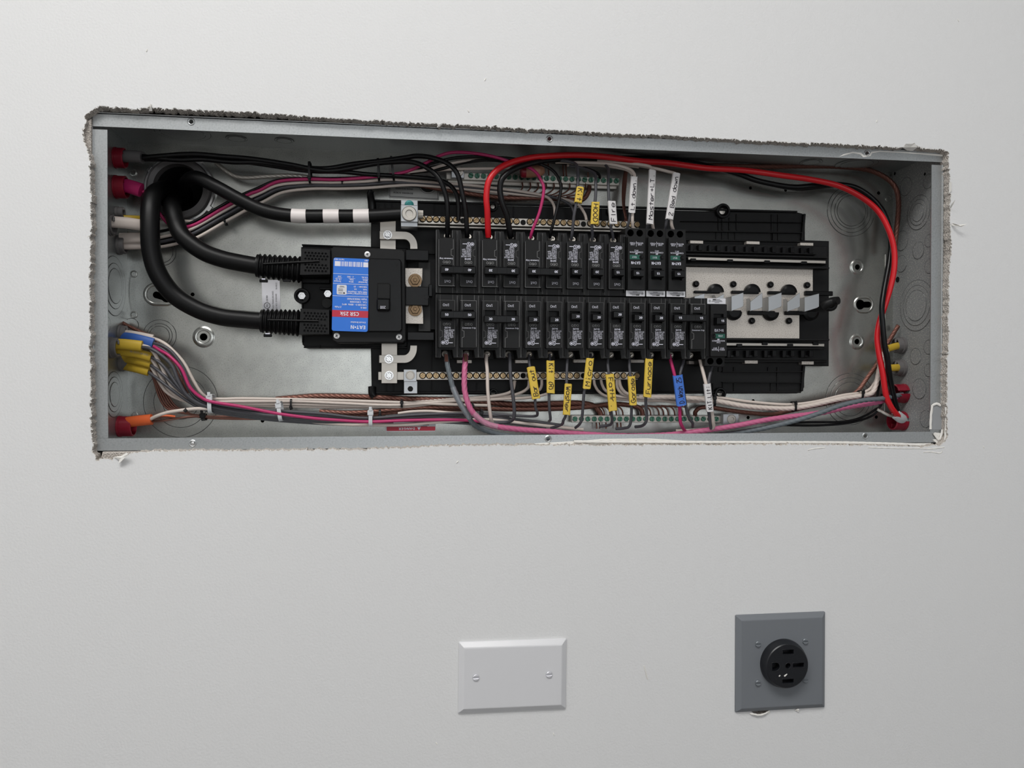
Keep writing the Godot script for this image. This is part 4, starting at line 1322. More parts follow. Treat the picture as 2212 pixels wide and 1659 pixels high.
# ---- branch breakers; built in the bottom row's way up: origin at the inner end, y runs towards the wire end, z from -70 mm
func breaker(called: String, poles: int, amp: String, state: float, label: String) -> Node3D:
	var o := thing(called, label, "circuit breaker", Vector3.ZERO, "branch breakers")
	var body := MB.new()
	for k in poles:
		var x := 0.0254 * k
		var p := PackedVector2Array()
		for q in [[-12.6, 0], [-12.6, -75], [-6.2, -75], [-5.8, -65.5], [6.8, -65.5], [7.4, -70], [8.6, -75], [12.6, -75], [12.6, 0]]: p.append(Vector2(x + q[0] * 0.001, q[1] * 0.001))
		body.prism(p, 0.0, 0.037, 0.0005)
		body.box(Vector3(x + 0.001, -0.070, 0.004), Vector3(0.016, 0.0099, 0.008))
		body.box(Vector3(x - 0.0109, -0.038, 0.0385), Vector3(0.0012, 0.068, 0.004), 0.0003)
	part(o, "case", body, M.black)
	for k in poles:
		var x := 0.0254 * k
		var m := MB.new()
		var slot := rect2(x - 0.0062, -0.032, x + 0.0062, -0.0187)
		m.plate(dense(rrect(Vector2(x, -0.0352), 0.0194, 0.0556, 0.001, 2), 0.006), [dense(slot, 0.004)], 0.037, 0.0446, Vector3.ZERO, Basis.IDENTITY, false)
		var f := part(o, "face_plate", m, M.black)
		m = MB.new()                         # the moulding seam, worn bright
		var w := 0.00018
		for q in [[-7.4, -8, -7.4, -18.6], [-7.4, -32.4, -7.4, -43], [-7.4, -43, -5.0, -43.6], [-5.0, -43.6, -5.0, -50.5], [-5.0, -50.5, -7.4, -51.2], [-7.4, -51.2, -7.4, -62.5], [9.4, -8, 9.4, -62], [-9.4, -8, 9.4, -8], [-7.2, -0.4, -7.2, -7.6], [7.5, -0.4, 7.5, -7.6], [-12.2, -1, -12.2, -74, 1], [12.2, -1, 12.2, -74, 1], [-6.6, -65.6, -6.6, -74, 1]]:
			var z := 0.0447 if q[3] < -7.7 and q.size() < 5 else 0.0371
			var a := Vector3(x + q[0] * 0.001, q[1] * 0.001, z)
			var b := Vector3(x + q[2] * 0.001, q[3] * 0.001, z)
			m.tube(PackedVector3Array([a, b]), w, 4, 0, 0, 0, false)
		part(f, "mould_seam", m, M.wear if k == 0 else M.dim)
		if poles == 1:
			m = MB.new()
			var ty := -0.0253 + state * 0.001
			m.prism(PackedVector2Array([Vector2(-0.0046, 0.037), Vector2(0.0046, 0.037), Vector2(0.0040, 0.0545), Vector2(0.0030, 0.0556), Vector2(-0.0032, 0.0556), Vector2(-0.0042, 0.0545)]), -0.006, 0.006, 0.0005, Vector3(x, ty, 0), Basis(Vector3(0, 1, 0), Vector3(0, 0, 1), Vector3(1, 0, 0)))
			var t := part(o, "toggle", m, M.gloss)
			txt(t, "amp_rating", amp, 2.7, Vector3(x + 0.0012, ty - 0.0002, 0.0558), M.print, true)
		m = MB.new()
		var sc := Vector3(x - 0.0012, -0.0698, 0.0235)
		m.lathe([Vector2(0.004, -0.006), Vector2(0.004, 0.0), Vector2(0.0034, 0.0006), Vector2(0.0022, 0.0006), Vector2(0.0018, -0.0008), Vector2(0, -0.0008)], sc, facing(Vector3(0, -0.45, 1)), 20)
		m.box(sc + Vector3(0.0008, -0.0008, 0.0002), Vector3(0.0042, 0.0009, 0.0012), 0.0, Basis(Vector3(0, 0, 1), 0.7))
		part(o, "terminal_screw", m, M.tin)
		txt(f, "on_mark", "On/I", 3.0, Vector3(x - 0.0008, -0.0133, 0.0447), M.print, false, 1, 0.0, Basis.IDENTITY, 0.85)
		txt(f, "off_mark", "Off/O", 3.0, Vector3(x + 0.0003, -0.0358, 0.0447), M.dim, false, 1, 0.0, Basis.IDENTITY, 0.85)
		if poles == 2 and k == 1:
			txt(f, "common_trip_print", "Common Trip", 1.0, Vector3(x + 0.0008, -0.0398, 0.0447), M.print, true)
		else:
			txt(f, "maker_print", "EAT•N", 2.2, Vector3(x + 0.0012, -0.0398, 0.0447), M.print, true, 1, 0.0, Basis.IDENTITY, 0.8)
			txt(f, "rating_print", "Type BR%s%s\nType C%s%s\n120/240 V~\nCu/Al Wire\nHACR Type\n%d Pole\n10 kA" % [poles, amp, poles, amp, poles], 0.95, Vector3(x - 0.003, -0.0485, 0.0447), M.print, false, 0, 0.0, Basis.IDENTITY, 0.95)
			m = MB.new()
			for q in [[-4.2, 2.1], [0.0, 2.3]]:
				m.lathe([Vector2(q[1] * 0.001, 0), Vector2(q[1] * 0.001, 0.0001), Vector2(q[1] * 0.00079, 0.0001), Vector2(q[1] * 0.00079, 0)], Vector3(x + q[0] * 0.001, -0.0572, 0.0447), Basis.IDENTITY, 20)
			m.box(Vector3(x + 0.0049, -0.0574, 0.0447), Vector3(0.0046, 0.0007, 0.0001))
			m.box(Vector3(x - 0.0042, -0.0572, 0.0447), Vector3(0.0018, 0.0016, 0.0001))
			m.box(Vector3(x, -0.0572, 0.0447), Vector3(0.0009, 0.0022, 0.0001), 0.0, Basis(Vector3(0, 0, 1), 0.5))
			part(f, "approval_marks", m, M.print)
	if poles == 2:                           # handle tie across both toggles
		var m := MB.new()
		var ty := -0.0253 + state * 0.001
		m.box(Vector3(0.0127, ty, 0.0515), Vector3(0.0408, 0.0086, 0.0072), 0.0008)
		for k in 2: m.box(Vector3(0.0254 * k, ty - 0.001, 0.043), Vector3(0.0116, 0.0066, 0.013), 0.0006)
		for q in [[0.0005, 0.0130], [0.0127, 0.0112], [0.0249, 0.0128]]: m.box(Vector3(q[0], ty, 0.0552), Vector3(q[1], 0.0062, 0.0003), 0.0001)
		var t := part(o, "handle_tie", m, M.gloss)
		for k in 2: txt(t, "amp_rating", amp, 2.8, Vector3(0.0254 * k + (-0.0005 if k == 0 else 0.0005), ty, 0.0555), M.print, true)
	return o

func afci(state: float, label: String) -> Node3D:
	var o := thing("arc_fault_breaker", label, "circuit breaker", Vector3.ZERO, "arc fault breakers")
	var m := MB.new()
	m.prism(rect2(-0.0126, -0.072, 0.0126, 0), 0.0, 0.039, 0.0006)
	var end := rect2(-0.0126, -0.083, 0.0126, -0.0715)
	m.plate(dense(end, 0.003), [circ(Vector2(-0.0056, -0.0772), 0.0042, 16), circ(Vector2(0.006, -0.0772), 0.0042, 16)], 0.004, 0.036)
	m.box(Vector3(0, -0.077, 0.003), Vector3(0.025, 0.012, 0.006))
	part(o, "case", m, M.black)
	m = MB.new()
	m.plate(dense(rrect(Vector2(0.0015, -0.0395), 0.0205, 0.0635, 0.0008, 2), 0.006), [dense(rect2(-0.0052, -0.0335, 0.0078, -0.0195), 0.004)], 0.039, 0.0446, Vector3.ZERO, Basis.IDENTITY, false)
	var f := part(o, "face_plate", m, M.black)
	m = MB.new()
	var ty := -0.0258 + state * 0.001
	m.prism(PackedVector2Array([Vector2(-0.0048, 0.037), Vector2(0.0048, 0.037), Vector2(0.0042, 0.0535), Vector2(0.0034, 0.0546), Vector2(-0.0034, 0.0546), Vector2(-0.0044, 0.0535)]), -0.0062, 0.0062, 0.0005, Vector3(0.0013, ty, 0), Basis(Vector3(0, 1, 0), Vector3(0, 0, 1), Vector3(1, 0, 0)))
	var t := part(o, "toggle", m, M.gloss)
	txt(t, "amp_rating", "15", 2.6, Vector3(0.0022, ty, 0.0548), M.print, true)
	txt(f, "maker_print", "EAT•N", 3.3, Vector3(0.002, -0.0397, 0.0447), M.print, true, 1, 0.0, Basis.IDENTITY, 0.88)
	m = MB.new()
	m.prism(rrect(Vector2(0.003, -0.0466), 0.0128, 0.0054, 0.0003, 1), 0.0446, 0.0449)
	var g := part(f, "test_button", m, M.testgreen, "green test button")
	txt(g, "lettering", "TEST", 2.0, Vector3(0.0035, -0.0466, 0.045), M.print, false)
	m = MB.new()
	m.lathe([Vector2(0.0027, 0.0001), Vector2(0.0026, 0.0009), Vector2(0.0021, 0.001), Vector2(0, 0.0006)], Vector3(-0.0049, -0.0466, 0.0446), Basis.IDENTITY, 20)
	part(f, "button_guard", m, M.gloss)
	txt(f, "small_print", "BR", 1.1, Vector3(0.0012, -0.0508, 0.0447), M.print, true)
	txt(f, "small_print", "COMBINATION\nAFCI", 1.25, Vector3(0.0012, -0.0535, 0.0447), M.print, false)
	for q in [[-3.0, "LOAD\nNEUTRAL"], [6.0, "LOAD\nPOWER"]]:
		txt(f, "small_print", q[1], 0.95, Vector3(q[0] * 0.001, -0.0625, 0.0447), M.print, false, 1, 0.0, Basis.IDENTITY, 0.85)
	m = MB.new()
	m.box(Vector3(0.0014, -0.0625, 0.0447), Vector3(0.0003, 0.0062, 0.0001))
	part(f, "printed_rule", m, M.print)
	m = MB.new()
	m.prism(rrect(Vector2(0.0006, -0.0035), 0.0236, 0.0068, 0.0005, 2), 0.039, 0.0394)
	var s := part(o, "rating_sticker", m, M.paper, "white rating sticker")
	m = MB.new()
	for i in 4: m.box(Vector3(0.0012, -0.0014 - i * 0.0013, 0.0395), Vector3([0.008, 0.012, 0.0138, 0.006][i], 0.0005, 0.0001))
	m.box(Vector3(-0.0022, -0.0015, 0.0395), Vector3(0.004, 0.0012, 0.0001))
	m.lathe([Vector2(0.0014, 0), Vector2(0.0014, 0.0001), Vector2(0.0011, 0.0001), Vector2(0.0011, 0)], Vector3(-0.008, -0.0034, 0.03945), Basis.IDENTITY, 20)
	m.box(Vector3(-0.008, -0.0034, 0.0395), Vector3(0.0006, 0.0014, 0.0001))
	part(s, "small_print", m, M.slit)
	return o

func put(o: Node3D, pole: int, top: bool, poles := 1) -> void:
	var y := TOP - 0.1830 if top else TOP - 0.1838
	if top:
		o.position = Vector3(0.3664 + 0.0254 * (pole + poles - 0.5), y, -0.070)
		o.rotation.z = PI
	else:
		o.position = Vector3(0.3662 + 0.0254 * (pole + 0.5), y, -0.070)

func again(src: Node3D, label: String) -> Node3D:
	var o: Node3D = src.duplicate()
	o.name = numbered(String(src.name), self)
	add_child(o, true)
	o.set_meta("label", label)
	return o

func breakers() -> void:
	put(breaker("double_pole_breaker", 2, "40", -0.2, "black double-pole breaker marked 40 with two thick black wires, first of the top row"), 0, true, 2)
	var d := breaker("double_pole_breaker", 2, "30", -0.2, "black double-pole breaker marked 30 fed by the thick red wire, in the top row")
	put(d, 2, true, 2)
	put(again(d, "black double-pole breaker marked 30 fed by a thin pink wire, in the top row"), 4, true, 2)
	put(breaker("double_pole_breaker", 2, "50", -0.2, "black double-pole breaker marked 50 at the left end of the bottom row"), 0, false, 2)
	put(breaker("double_pole_breaker", 2, "30", -4.6, "black double-pole breaker marked 30 and switched off, in the bottom row"), 2, false, 2)
	put(breaker("double_pole_breaker", 2, "15", -0.5, "black double-pole breaker marked 15 above the blue wire marker"), 11, false, 2)
	var on := breaker("single_pole_breaker", 1, "20", -0.6, "black single-pole breaker marked 20 under the yellow Kit marker, in the top row")
	put(on, 6, true)
	put(again(on, "black single-pole breaker marked 20 under the yellow Hood marker, in the top row"), 7, true)
	put(breaker("single_pole_breaker", 1, "15", -0.8, "black single-pole breaker marked 15 under the white Fire marker"), 8, true)
	var off := breaker("single_pole_breaker", 1, "20", -4.6, "black single-pole breaker marked 20, switched off, above the Bar out marker")
	put(off, 4, false)
	put(again(off, "black single-pole breaker marked 20, switched off, above the Kit (R) marker"), 5, false)
	var names6 := ["Washer", "Micro", "FatHr", "Garage", "Furnace"]
	var st := [-0.2, -1.0, 2.6, -0.8, -0.8]
	for i in 5:
		var text: String = "black single-pole breaker marked 20 above the yellow %s marker, in the bottom row" % names6[i]
		put(breaker("single_pole_breaker", 1, "20", st[i], text), 6 + i + (1 if i > 4 else 0), false)
	var a := afci(-0.2, "black arc-fault breaker with green test button, below the white Lt. down marker")
	put(a, 9, true)
	put(again(a, "black arc-fault breaker with green test button, below the white Master marker"), 10, true)
	put(again(a, "black arc-fault breaker with green test button, right end of the top row"), 11, true)
	put(afci(-3.0, "black arc-fault breaker with white sticker on top, right end of the bottom row"), 13, false)


# ---- cable connectors, cable ends, wires
func connectors() -> void:
	# [x, y of the root on the side wall, inner end x, radius mm, kind, wall, label]
	for q in [
		[241, 341, 271, 11.5, 0, 0, "crimson push-in connector round the grey cable, topmost on the left wall"],
		[241, 404, 274, 12.8, 0, 0, "crimson push-in connector round the pink cable, on the left wall"],
		[249, 921, 289, 11.8, 0, 0, "crimson push-in connector round the orange cable, at the lower left corner"],
		[247, 459, 268, 6.2, 1, 0, "small grey connector round the thin yellow cable, behind the service cables"],
		[231, 486, 247, 11.0, 1, 0, "grey connector round the topmost cream cable on the left wall"],
		[249, 529, 272, 10.2, 1, 0, "grey connector round two cream cables side by side"],
		[253, 720, 275, 8.6, 1, 0, "grey connector round the white and blue cables on the left wall"],
		[231, 751, 256, 11.0, 1, 0, "grey connector round the upper pair of yellow cables on the left wall"],
		[254, 783, 280, 9.4, 1, 0, "grey connector round the lower pair of yellow cables on the left wall"],
		[1960, 746, 1933, 10.2, 1, 1, "grey connector round the upper yellow cable on the right wall"],
		[1960, 795, 1933, 10.2, 1, 1, "grey connector round the lower yellow cable on the right wall"],
		[1966, 850, 1930, 12.4, 0, 1, "crimson connector round the pink and grey twisted wires, on the right wall"],
		[1964, 909, 1926, 12.2, 0, 1, "crimson split connector round the red and black cable, in the lower right corner"]]:
		var wx := 0.0016 if q[5] == 0 else BW - 0.0016
		var a := on_plane(q[0] + q[3] * (0.72 if q[5] == 0 else -1.05), q[1], 0, wx)
		a.z = clampf(a.z, -0.088, -0.03)
		var b := at(q[2], q[1], a.z * 1000)
		var n := Vector3(signf(b.x - a.x), 0, 0)
		var L := absf(b.x - a.x)
		var R: float = q[3] * 0.001
		var B := facing(n)
		var o := thing("cable_connector", q[6], "connector", Vector3(a.x, a.y, a.z), "crimson connectors" if q[4] == 0 else "grey connectors")
		var m := MB.new()
		if q[4] == 0:
			m.lathe([Vector2(R * 1.05, 0), Vector2(R * 1.05, L * 0.15), Vector2(R, L * 0.17), Vector2(R, L - 0.0008), Vector2(R - 0.0008, L), Vector2(R - 0.0018, L), Vector2(R - 0.002, L * 0.1), Vector2(0, L * 0.1)], a, B, 32, 0.35 if q[5] == 1 else 0.0, TAU)
			part(o, "collar", m, M.crimson)
			m = MB.new()
			for s in [0.6, 2.4, 4.3]:
				m.box(a + n * (L * 0.62) + B * Vector3(cos(s), sin(s), 0) * R * 0.68, Vector3(L * 0.5, 0.0014, R * 0.5), 0.0004, Basis(Vector3(1, 0, 0), s) * Basis(Vector3(0, 1, 0), 0.3))
			part(o, "gripping_tongue", m, M.crimson)
		else:
			var prof := [Vector2(R * 1.12, 0), Vector2(R * 1.12, L * 0.3), Vector2(R, L * 0.36), Vector2(R, L - 0.0008), Vector2(R - 0.0008, L), Vector2(R - 0.002, L), Vector2(R - 0.0024, L * 0.1), Vector2(0, L * 0.1)]
			m.lathe(prof, a, B, 32)
			for i in 5:
				var s := 1.2 + i * 0.12
				m.box(a + n * (L * 0.7) + B * Vector3(cos(s), sin(s), 0) * R, Vector3(L * 0.4, 0.0006, 0.0008), 0.0)
			part(o, "collar", m, M.pvc)
			m = MB.new()
			m.tube(curve(PackedVector3Array([a + n * L * 0.5 + Vector3(0, R * 0.7, 0.002), a + n * L * 1.05 + Vector3(0, R * 0.72, 0.003), a + n * L * 1.15 + Vector3(0, R * 0.35, 0.004)])), 0.0013, 6)
			part(o, "clip_tongue", m, M.pvc)

func sheaths() -> void:
	# jackets of the cables that come in through the side walls: [points, half width mm, flatness, material, label]
	for q in [
		[[256, 337, -66, 285, 338, -66, 309, 340, -64], 7.0, 1.0, M.pvc, "grey cable jacket with thick black wires coming out, at the upper left", "cable"],
		[[256, 401, -64, 276, 402, -63, 305, 411, -60], 8.0, 0.6, M.pink, "pink cable jacket cut short at the upper left", "cable"],
		[[258, 470, -65, 285, 471, -70, 308, 472, -78], 3.2, 0.8, M.ochre, "thin yellow cable jacket just above the topmost cream cable", "cable"],
		[[240, 479, -48, 275, 482, -54, 303, 486, -60], 6.6, 0.6, M.white, "topmost of the three cream cable jackets on the left wall", "cream cables"],
		[[259, 515, -68, 285, 514, -68, 314, 514, -70], 6.2, 0.6, M.white, "middle cream cable jacket running behind the service cables", "cream cables"],
		[[260, 529, -72, 285, 529, -72, 312, 528, -74], 5.4, 0.6, M.white, "lowest of the three cream cable jackets on the left wall", "cream cables"],
		[[262, 720, -75, 290, 723, -64, 331, 731, -62], 4.4, 0.6, M.white, "cream cable jacket lying along the top of the blue cable", "cable"],
		[[262, 729, -72, 290, 733, -58, 331, 743, -56], 6.6, 0.5, M.denim, "blue cable jacket between the cream and yellow cables at lower left", "cable"],
		[[243, 743, -48, 270, 744, -48, 307, 748, -48], 6.2, 0.6, M.ochre, "uppermost and shortest yellow cable jacket at lower left", "yellow cables"],
		[[245, 757, -56, 290, 762, -54, 327, 772, -54], 5.4, 0.6, M.ochre, "second yellow cable jacket from the top at lower left, with print", "yellow cables"],
		[[264, 773, -74, 295, 778, -60, 326, 786, -58], 5.2, 0.6, M.ochre, "third yellow cable jacket from the top at lower left", "yellow cables"],
		[[264, 789, -76, 295, 796, -64, 321, 803, -62], 5.0, 0.6, M.ochre, "lowest yellow cable jacket in the lower left bunch", "yellow cables"],
		[[265, 914, -71, 290, 910, -65, 328, 906, -62], 6.2, 0.8, M.orange, "orange cable jacket coming out of the lower left connector", "cable"],
		[[1950, 746, -75, 1935, 748, -67, 1918, 753, -66], 4.6, 0.6, M.ochre, "short yellow cable jacket in the upper grey connector at right", "cable"],
		[[1950, 794, -75, 1938, 794, -67, 1923, 795, -66], 4.6, 0.6, M.ochre, "short yellow cable jacket in the lower grey connector at right", "cable"],
		[[1956, 910, -72, 1945, 903, -62, 1934, 894, -58], 6.8, 0.8, M.nylon, "clear plastic jacket end round the red and black cable at lower right", "cable"]]:
		var p := curve(pts3(q[0]), 5)
		var m := MB.new()
		m.tube(p, q[1] * 0.001, 16, 0, 0, 0, true, q[2])
		var o := solo("cable_jacket", m, q[3], q[4], "cable", "" if q[5] == "cable" else q[5])
		if q[3] == M.ochre and (q[4] as String).contains("with print"):
			txt(o, "jacket_print", "66 3577 AB (05)", 2.0, at(300, 762.5, -50.5), M.dim, false, 1, -0.2)

func wire(called: String, m: Material, r: float, label: String, p: Array, group := "", twist := 0, steps := 6) -> MeshInstance3D:
	var mb := MB.new()
	var c := curve(pts3(p), steps)
	if twist > 6: mb.tube(even(c, 0.0014), r * 0.001, 36, twist, 110.0, 0.26)
	elif twist: mb.tube(even(c, 0.0016), r * 0.001, 18, twist, 170.0, 0.3)
	else: mb.tube(c, r * 0.001, 9)
	return solo(called, mb, m, label, "wire", group)

func shifted(p: Array, dx: float, dy: float, dz: float) -> Array:
	var q := p.duplicate()
	for i in range(0, q.size(), 3):
		q[i] += dx; q[i + 1] += dy; q[i + 2] += dz
	return q

func marked(m: Material, label: String, runs: Array, s: Array, text: String, down: bool, tag_m: Material, height := 5.4) -> void:
	# a wire (or a pair) with a hand-written piece of cable jacket slid over it: s = [x, y top, x, y bottom, half width mm, z]
	var a := at(s[0], s[1], s[5])
	var b := at(s[2], s[3], s[5])
	var o := thing("marked_wire", label, "wire", Vector3(b.x, b.y, b.z))
	for r in runs:
		var mb := MB.new()
		mb.tube(curve(pts3(r[0]), 6), r[2] * 0.001, 9)
		part(o, "insulation", mb, r[1])
	var y := (a - b).normalized()
	var z := (Vector3(0, 0, 1) - y * y.z).normalized()
	var x := y.cross(z)
	var hw: float = s[4] * 0.001
	var hd := 0.0024
	var mb := MB.new()
	var rows := []
	for sc in [[0.0, 0.86], [0.0, 1.0], [1.0, 1.0], [1.0, 0.86]]:
		var row := PackedVector3Array()
		for j in 28:
			var t := TAU * j / 28
			var cx := signf(cos(t)) * pow(absf(cos(t)), 0.45)
			var cy := signf(sin(t)) * pow(absf(sin(t)), 0.6)
			row.append(b.lerp(a, sc[0]) + x * cx * hw * sc[1] + z * cy * hd * sc[1] + y * 0.0006 * cos(t * 2.0 + s[0]))
		rows.append(row)
	var inner := []
	for sc in [[1.0, 0.86], [0.0, 0.86]]:
		var row := PackedVector3Array()
		for j in 28:
			var t := TAU * j / 28
			row.append(b.lerp(a, sc[0]) + x * signf(cos(t)) * pow(absf(cos(t)), 0.45) * hw * sc[1] + z * signf(sin(t)) * pow(absf(sin(t)), 0.6) * hd * sc[1])
		inner.append(row)
	rows.reverse()
	inner.reverse()
	mb.grid([rows[0], rows[1]], true); mb.grid([rows[1], rows[2]], true); mb.grid([rows[2], rows[3]], true)
	mb.grid(inner, true)
	var sl := part(o, "marker_sleeve", mb, tag_m, "hand-lettered marker sleeve")
	var L := a.distance_to(b)
	var h := height * 0.001
	var front := z * (hd + 0.0001)
	if down: handwriting(sl, text, h, L * 0.86, a - y * L * 0.07 - x * h * 0.5 + front, -y, x, M.marker)
	else: handwriting(sl, text, h, L * 0.86, b + y * L * 0.07 + x * h * 0.5 + front, y, -x, M.marker)


func wires() -> void:
	# thick feeders of the top row
	wire("black_wire", M.ink, 2.9, "thick black wire to the left pole of the 40 breaker", [966, 512, -44, 966.5, 495, -40, 966.5, 466, -34, 963.5, 425, -30, 947, 384, -31, 920, 361, -36, 889, 350, -42, 848, 350, -48, 807, 354, -52, 725, 368, -54, 684, 367, -54, 623, 355, -54, 541, 343, -54, 480, 338, -54, 416, 333, -54, 350, 337, -56, 308, 341, -58])
	wire("black_wire", M.ink, 2.9, "thick black wire to the right pole of the 40 breaker", [1009, 512, -44, 1008.5, 498, -40, 1005.5, 456, -34, 998, 415, -30, 988, 376, -30, 967, 353, -34, 930, 340, -40, 900, 337, -44, 879, 340, -46, 828, 347, -50, 766, 354, -54, 705, 364, -56, 643, 361, -56, 561, 351, -56, 500, 350, -56, 437, 344, -56, 380, 345, -56, 308, 338, -60])
	wire("black_wire", M.ink, 2.7, "black wire that loops behind the feeders down to the upper neutral bar", [990, 476, -58, 990, 445, -56, 986, 420, -56, 972, 400, -58, 945, 388, -60, 900, 383, -62, 860, 380, -62, 800, 377, -60, 740, 371, -59, 684, 370, -60, 640, 366, -60, 560, 354, -60, 480, 345, -60, 400, 344, -61, 312, 344, -62])
	wire("red_wire", M.red, 3.7, "thick bright red wire arching from the 30 breaker along the top to the lower right", [1055, 512, -44, 1054, 495, -40, 1052.7, 456, -32, 1050.6, 425, -28, 1055.7, 392, -26, 1074, 367, -28, 1105, 351, -34, 1146, 341, -40, 1187, 337, -43, 1240, 335, -46, 1300, 338, -48, 1382, 348, -50, 1443, 352, -54, 1525, 363, -52, 1607, 368, -52, 1689, 379, -50, 1752, 388, -50, 1813, 402, -48, 1864, 428, -46, 1899, 459, -46, 1920, 497, -44, 1931, 537, -44, 1932, 575, -44, 1926, 611, -46, 1913, 656, -49, 1900, 695, -50, 1895, 730, -49, 1899, 766, -48, 1907, 807, -48, 1914, 854, -50, 1926, 881, -52, 1938, 896, -56, 1948, 905, -62], "", 0, 8)
	wire("black_wire", M.ink, 3.5, "thick black wire that runs beside the red one round the right side", [1103, 513, -44, 1101, 500, -40, 1094.7, 466, -34, 1084, 435, -30, 1080, 405, -28, 1088, 382, -28, 1115, 363, -32, 1156, 351, -40, 1187, 346, -50, 1240, 342, -58, 1300, 342, -64, 1400, 343, -68, 1505, 355, -66, 1587, 373, -66, 1638, 391, -66, 1710, 404, -66, 1760, 401, -64, 1813, 399, -62, 1854, 408, -60, 1893, 438, -58, 1917, 480, -58, 1924, 526, -56, 1921, 562, -54, 1910, 623, -45, 1905, 664, -40, 1907, 705, -38, 1911, 746, -39, 1917, 777, -41, 1922, 813, -45, 1930, 854, -54, 1938, 885, -58, 1946, 900, -64], "", 0, 8)
	wire("black_wire", M.ink, 2.6, "second black wire behind the red one at the upper right", [1400, 339, -70, 1505, 352, -76, 1587, 376, -80, 1650, 395, -82, 1720, 408, -82, 1790, 402, -80, 1830, 402, -78, 1870, 416, -76, 1905, 450, -74, 1921, 490, -72, 1925, 540, -70, 1917, 590, -66])
	wire("pink_wire", M.pink, 1.9, "thin pink wire looping from the 30 breaker along the whole top bundle", [1146, 514, -44, 1150, 498, -40, 1166, 456, -36, 1174.7, 410, -34, 1168, 388, -36, 1156, 371, -40, 1136, 359, -44, 1105, 350, -46, 1064, 338, -46, 1023, 331, -46, 982, 329, -46, 951, 336, -48, 920, 352, -54, 880, 370, -60, 838, 378, -62, 787, 384, -62, 725, 388, -62, 664, 387, -62, 602, 392, -64, 561, 411, -66, 535, 421, -66, 478, 452, -68, 416, 487, -70, 372, 488, -72, 345, 462, -70, 328, 434, -66, 308, 412, -60], "", 0, 8)
	wire("black_wire", M.ink, 1.9, "thin black wire to the second pole of the pink-fed 30 breaker", [1188, 514, -44, 1190, 500, -40, 1197, 476, -36, 1209, 425, -34, 1211.5, 400, -34, 1201, 376, -36, 1183, 361, -40, 1156, 352, -46, 1105, 343, -52, 1043, 339, -54, 985, 341, -56, 930, 354, -60, 880, 372, -64])
	wire("black_wire", M.ink, 1.8, "thin black wire lying behind the pink arch at top centre", [1160, 358, -60, 1100, 350, -64, 1040, 346, -66, 980, 352, -68, 930, 362, -70, 880, 372, -68])
	wire("black_wire", M.ink, 1.8, "short black wire curving over the upper ground bar to the right", [1120, 352, -66, 1190, 350, -70, 1250, 359, -74, 1290, 374, -80, 1296, 386, -84])
	# marked wires of the top row
	marked(M.grey, "grey wire with the yellow Kit marker above the first single 20 breaker", [[[1234, 516, -44, 1236, 503, -40, 1240, 466, -34, 1245, 437, -32, 1248, 400, -32, 1248, 370, -36, 1240, 352, -46, 1200, 346, -56], M.grey, 1.9]], [1253.5, 405, 1248.5, 438, 4.6, -30.5], "Kit", true, M.yellow)
	marked(M.grey, "grey wire with the yellow Hood marker above the second single 20 breaker", [[[1279, 518, -44, 1280, 505, -40, 1279, 486, -36, 1286, 430, -32, 1287, 395, -34, 1284, 375, -42, 1260, 364, -54, 1230, 358, -62], M.grey, 1.9]], [1286.5, 437, 1284, 484, 4.9, -31], "HOOD", true, M.yellow)
	marked(M.grey, "grey wire with the white Fire marker above the first 15 breaker", [[[1325, 518, -44, 1323, 505, -40, 1319, 486, -36, 1315, 425, -34, 1314, 385, -38, 1314, 366, -48, 1305, 352, -58], M.grey, 1.8]], [1321, 435, 1325, 484, 4.9, -32], "FIre", false, M.tagwhite)
	marked(M.white, "white and grey wire pair with the white Lt. down marker", [[[1369, 502, -42, 1367, 492, -40, 1366, 470, -34, 1368, 420, -32, 1371, 388, -34, 1368, 373, -38, 1355, 364, -44, 1320, 355, -52, 1280, 352, -58, 1200, 350, -62], M.white, 2.0], [[1350, 506, -44, 1354, 496, -40, 1360, 470, -34, 1364, 420, -33], M.grey, 1.7]], [1369.5, 382, 1364.5, 460, 4.2, -31.5], "Lt.down.", false, M.tagwhite, 4.6)
	marked(M.white, "white and grey wire pair with the long white Master marker", [[[1413, 502, -42, 1411, 494, -40, 1409, 475, -34, 1410, 420, -32, 1412, 382, -34, 1408, 364, -40, 1392, 357, -46, 1341, 351, -54, 1290, 348, -60], M.white, 2.0], [[1396, 508, -44, 1398, 495, -40, 1400, 475, -34, 1404, 420, -33], M.grey, 1.8]], [1409, 368, 1403.5, 484, 4.4, -31.5], "Master+LT.", false, M.tagwhite, 4.8)
	marked(M.white, "white and grey wire pair with the white 2 Bed down marker, furthest right", [[[1456, 502, -42, 1454, 496, -40, 1450, 476, -34, 1455, 420, -32, 1460, 388, -34, 1459, 376, -38, 1444, 371, -44, 1415, 364, -50, 1370, 356, -56, 1320, 350, -60], M.white, 2.0], [[1435, 508, -44, 1437, 495, -40, 1440, 476, -34, 1450, 420, -33], M.grey, 1.8]], [1461, 375, 1445.5, 474, 4.8, -31.5], "2 Bed down", false, M.tagwhite, 4.8)
	# wires below the bottom row
	var ga := [963.5, 766, -45, 965.6, 782, -42, 968, 795, -40, 978, 836, -38, 992, 868, -38, 1010.7, 897, -40, 1022, 915, -44, 1050, 930, -52, 1120, 944, -60, 1300, 952, -66, 1500, 944, -62, 1617, 931, -56, 1690, 916, -52, 1751, 899, -48, 1813, 877, -46, 1864, 865, -47, 1905, 861, -51, 1950, 852, -64]
	wire("twisted_grey_wire", M.slate, 3.2, "thick slate grey twisted wire from the 50 breaker, along the bottom to the right", ga, "", 5)
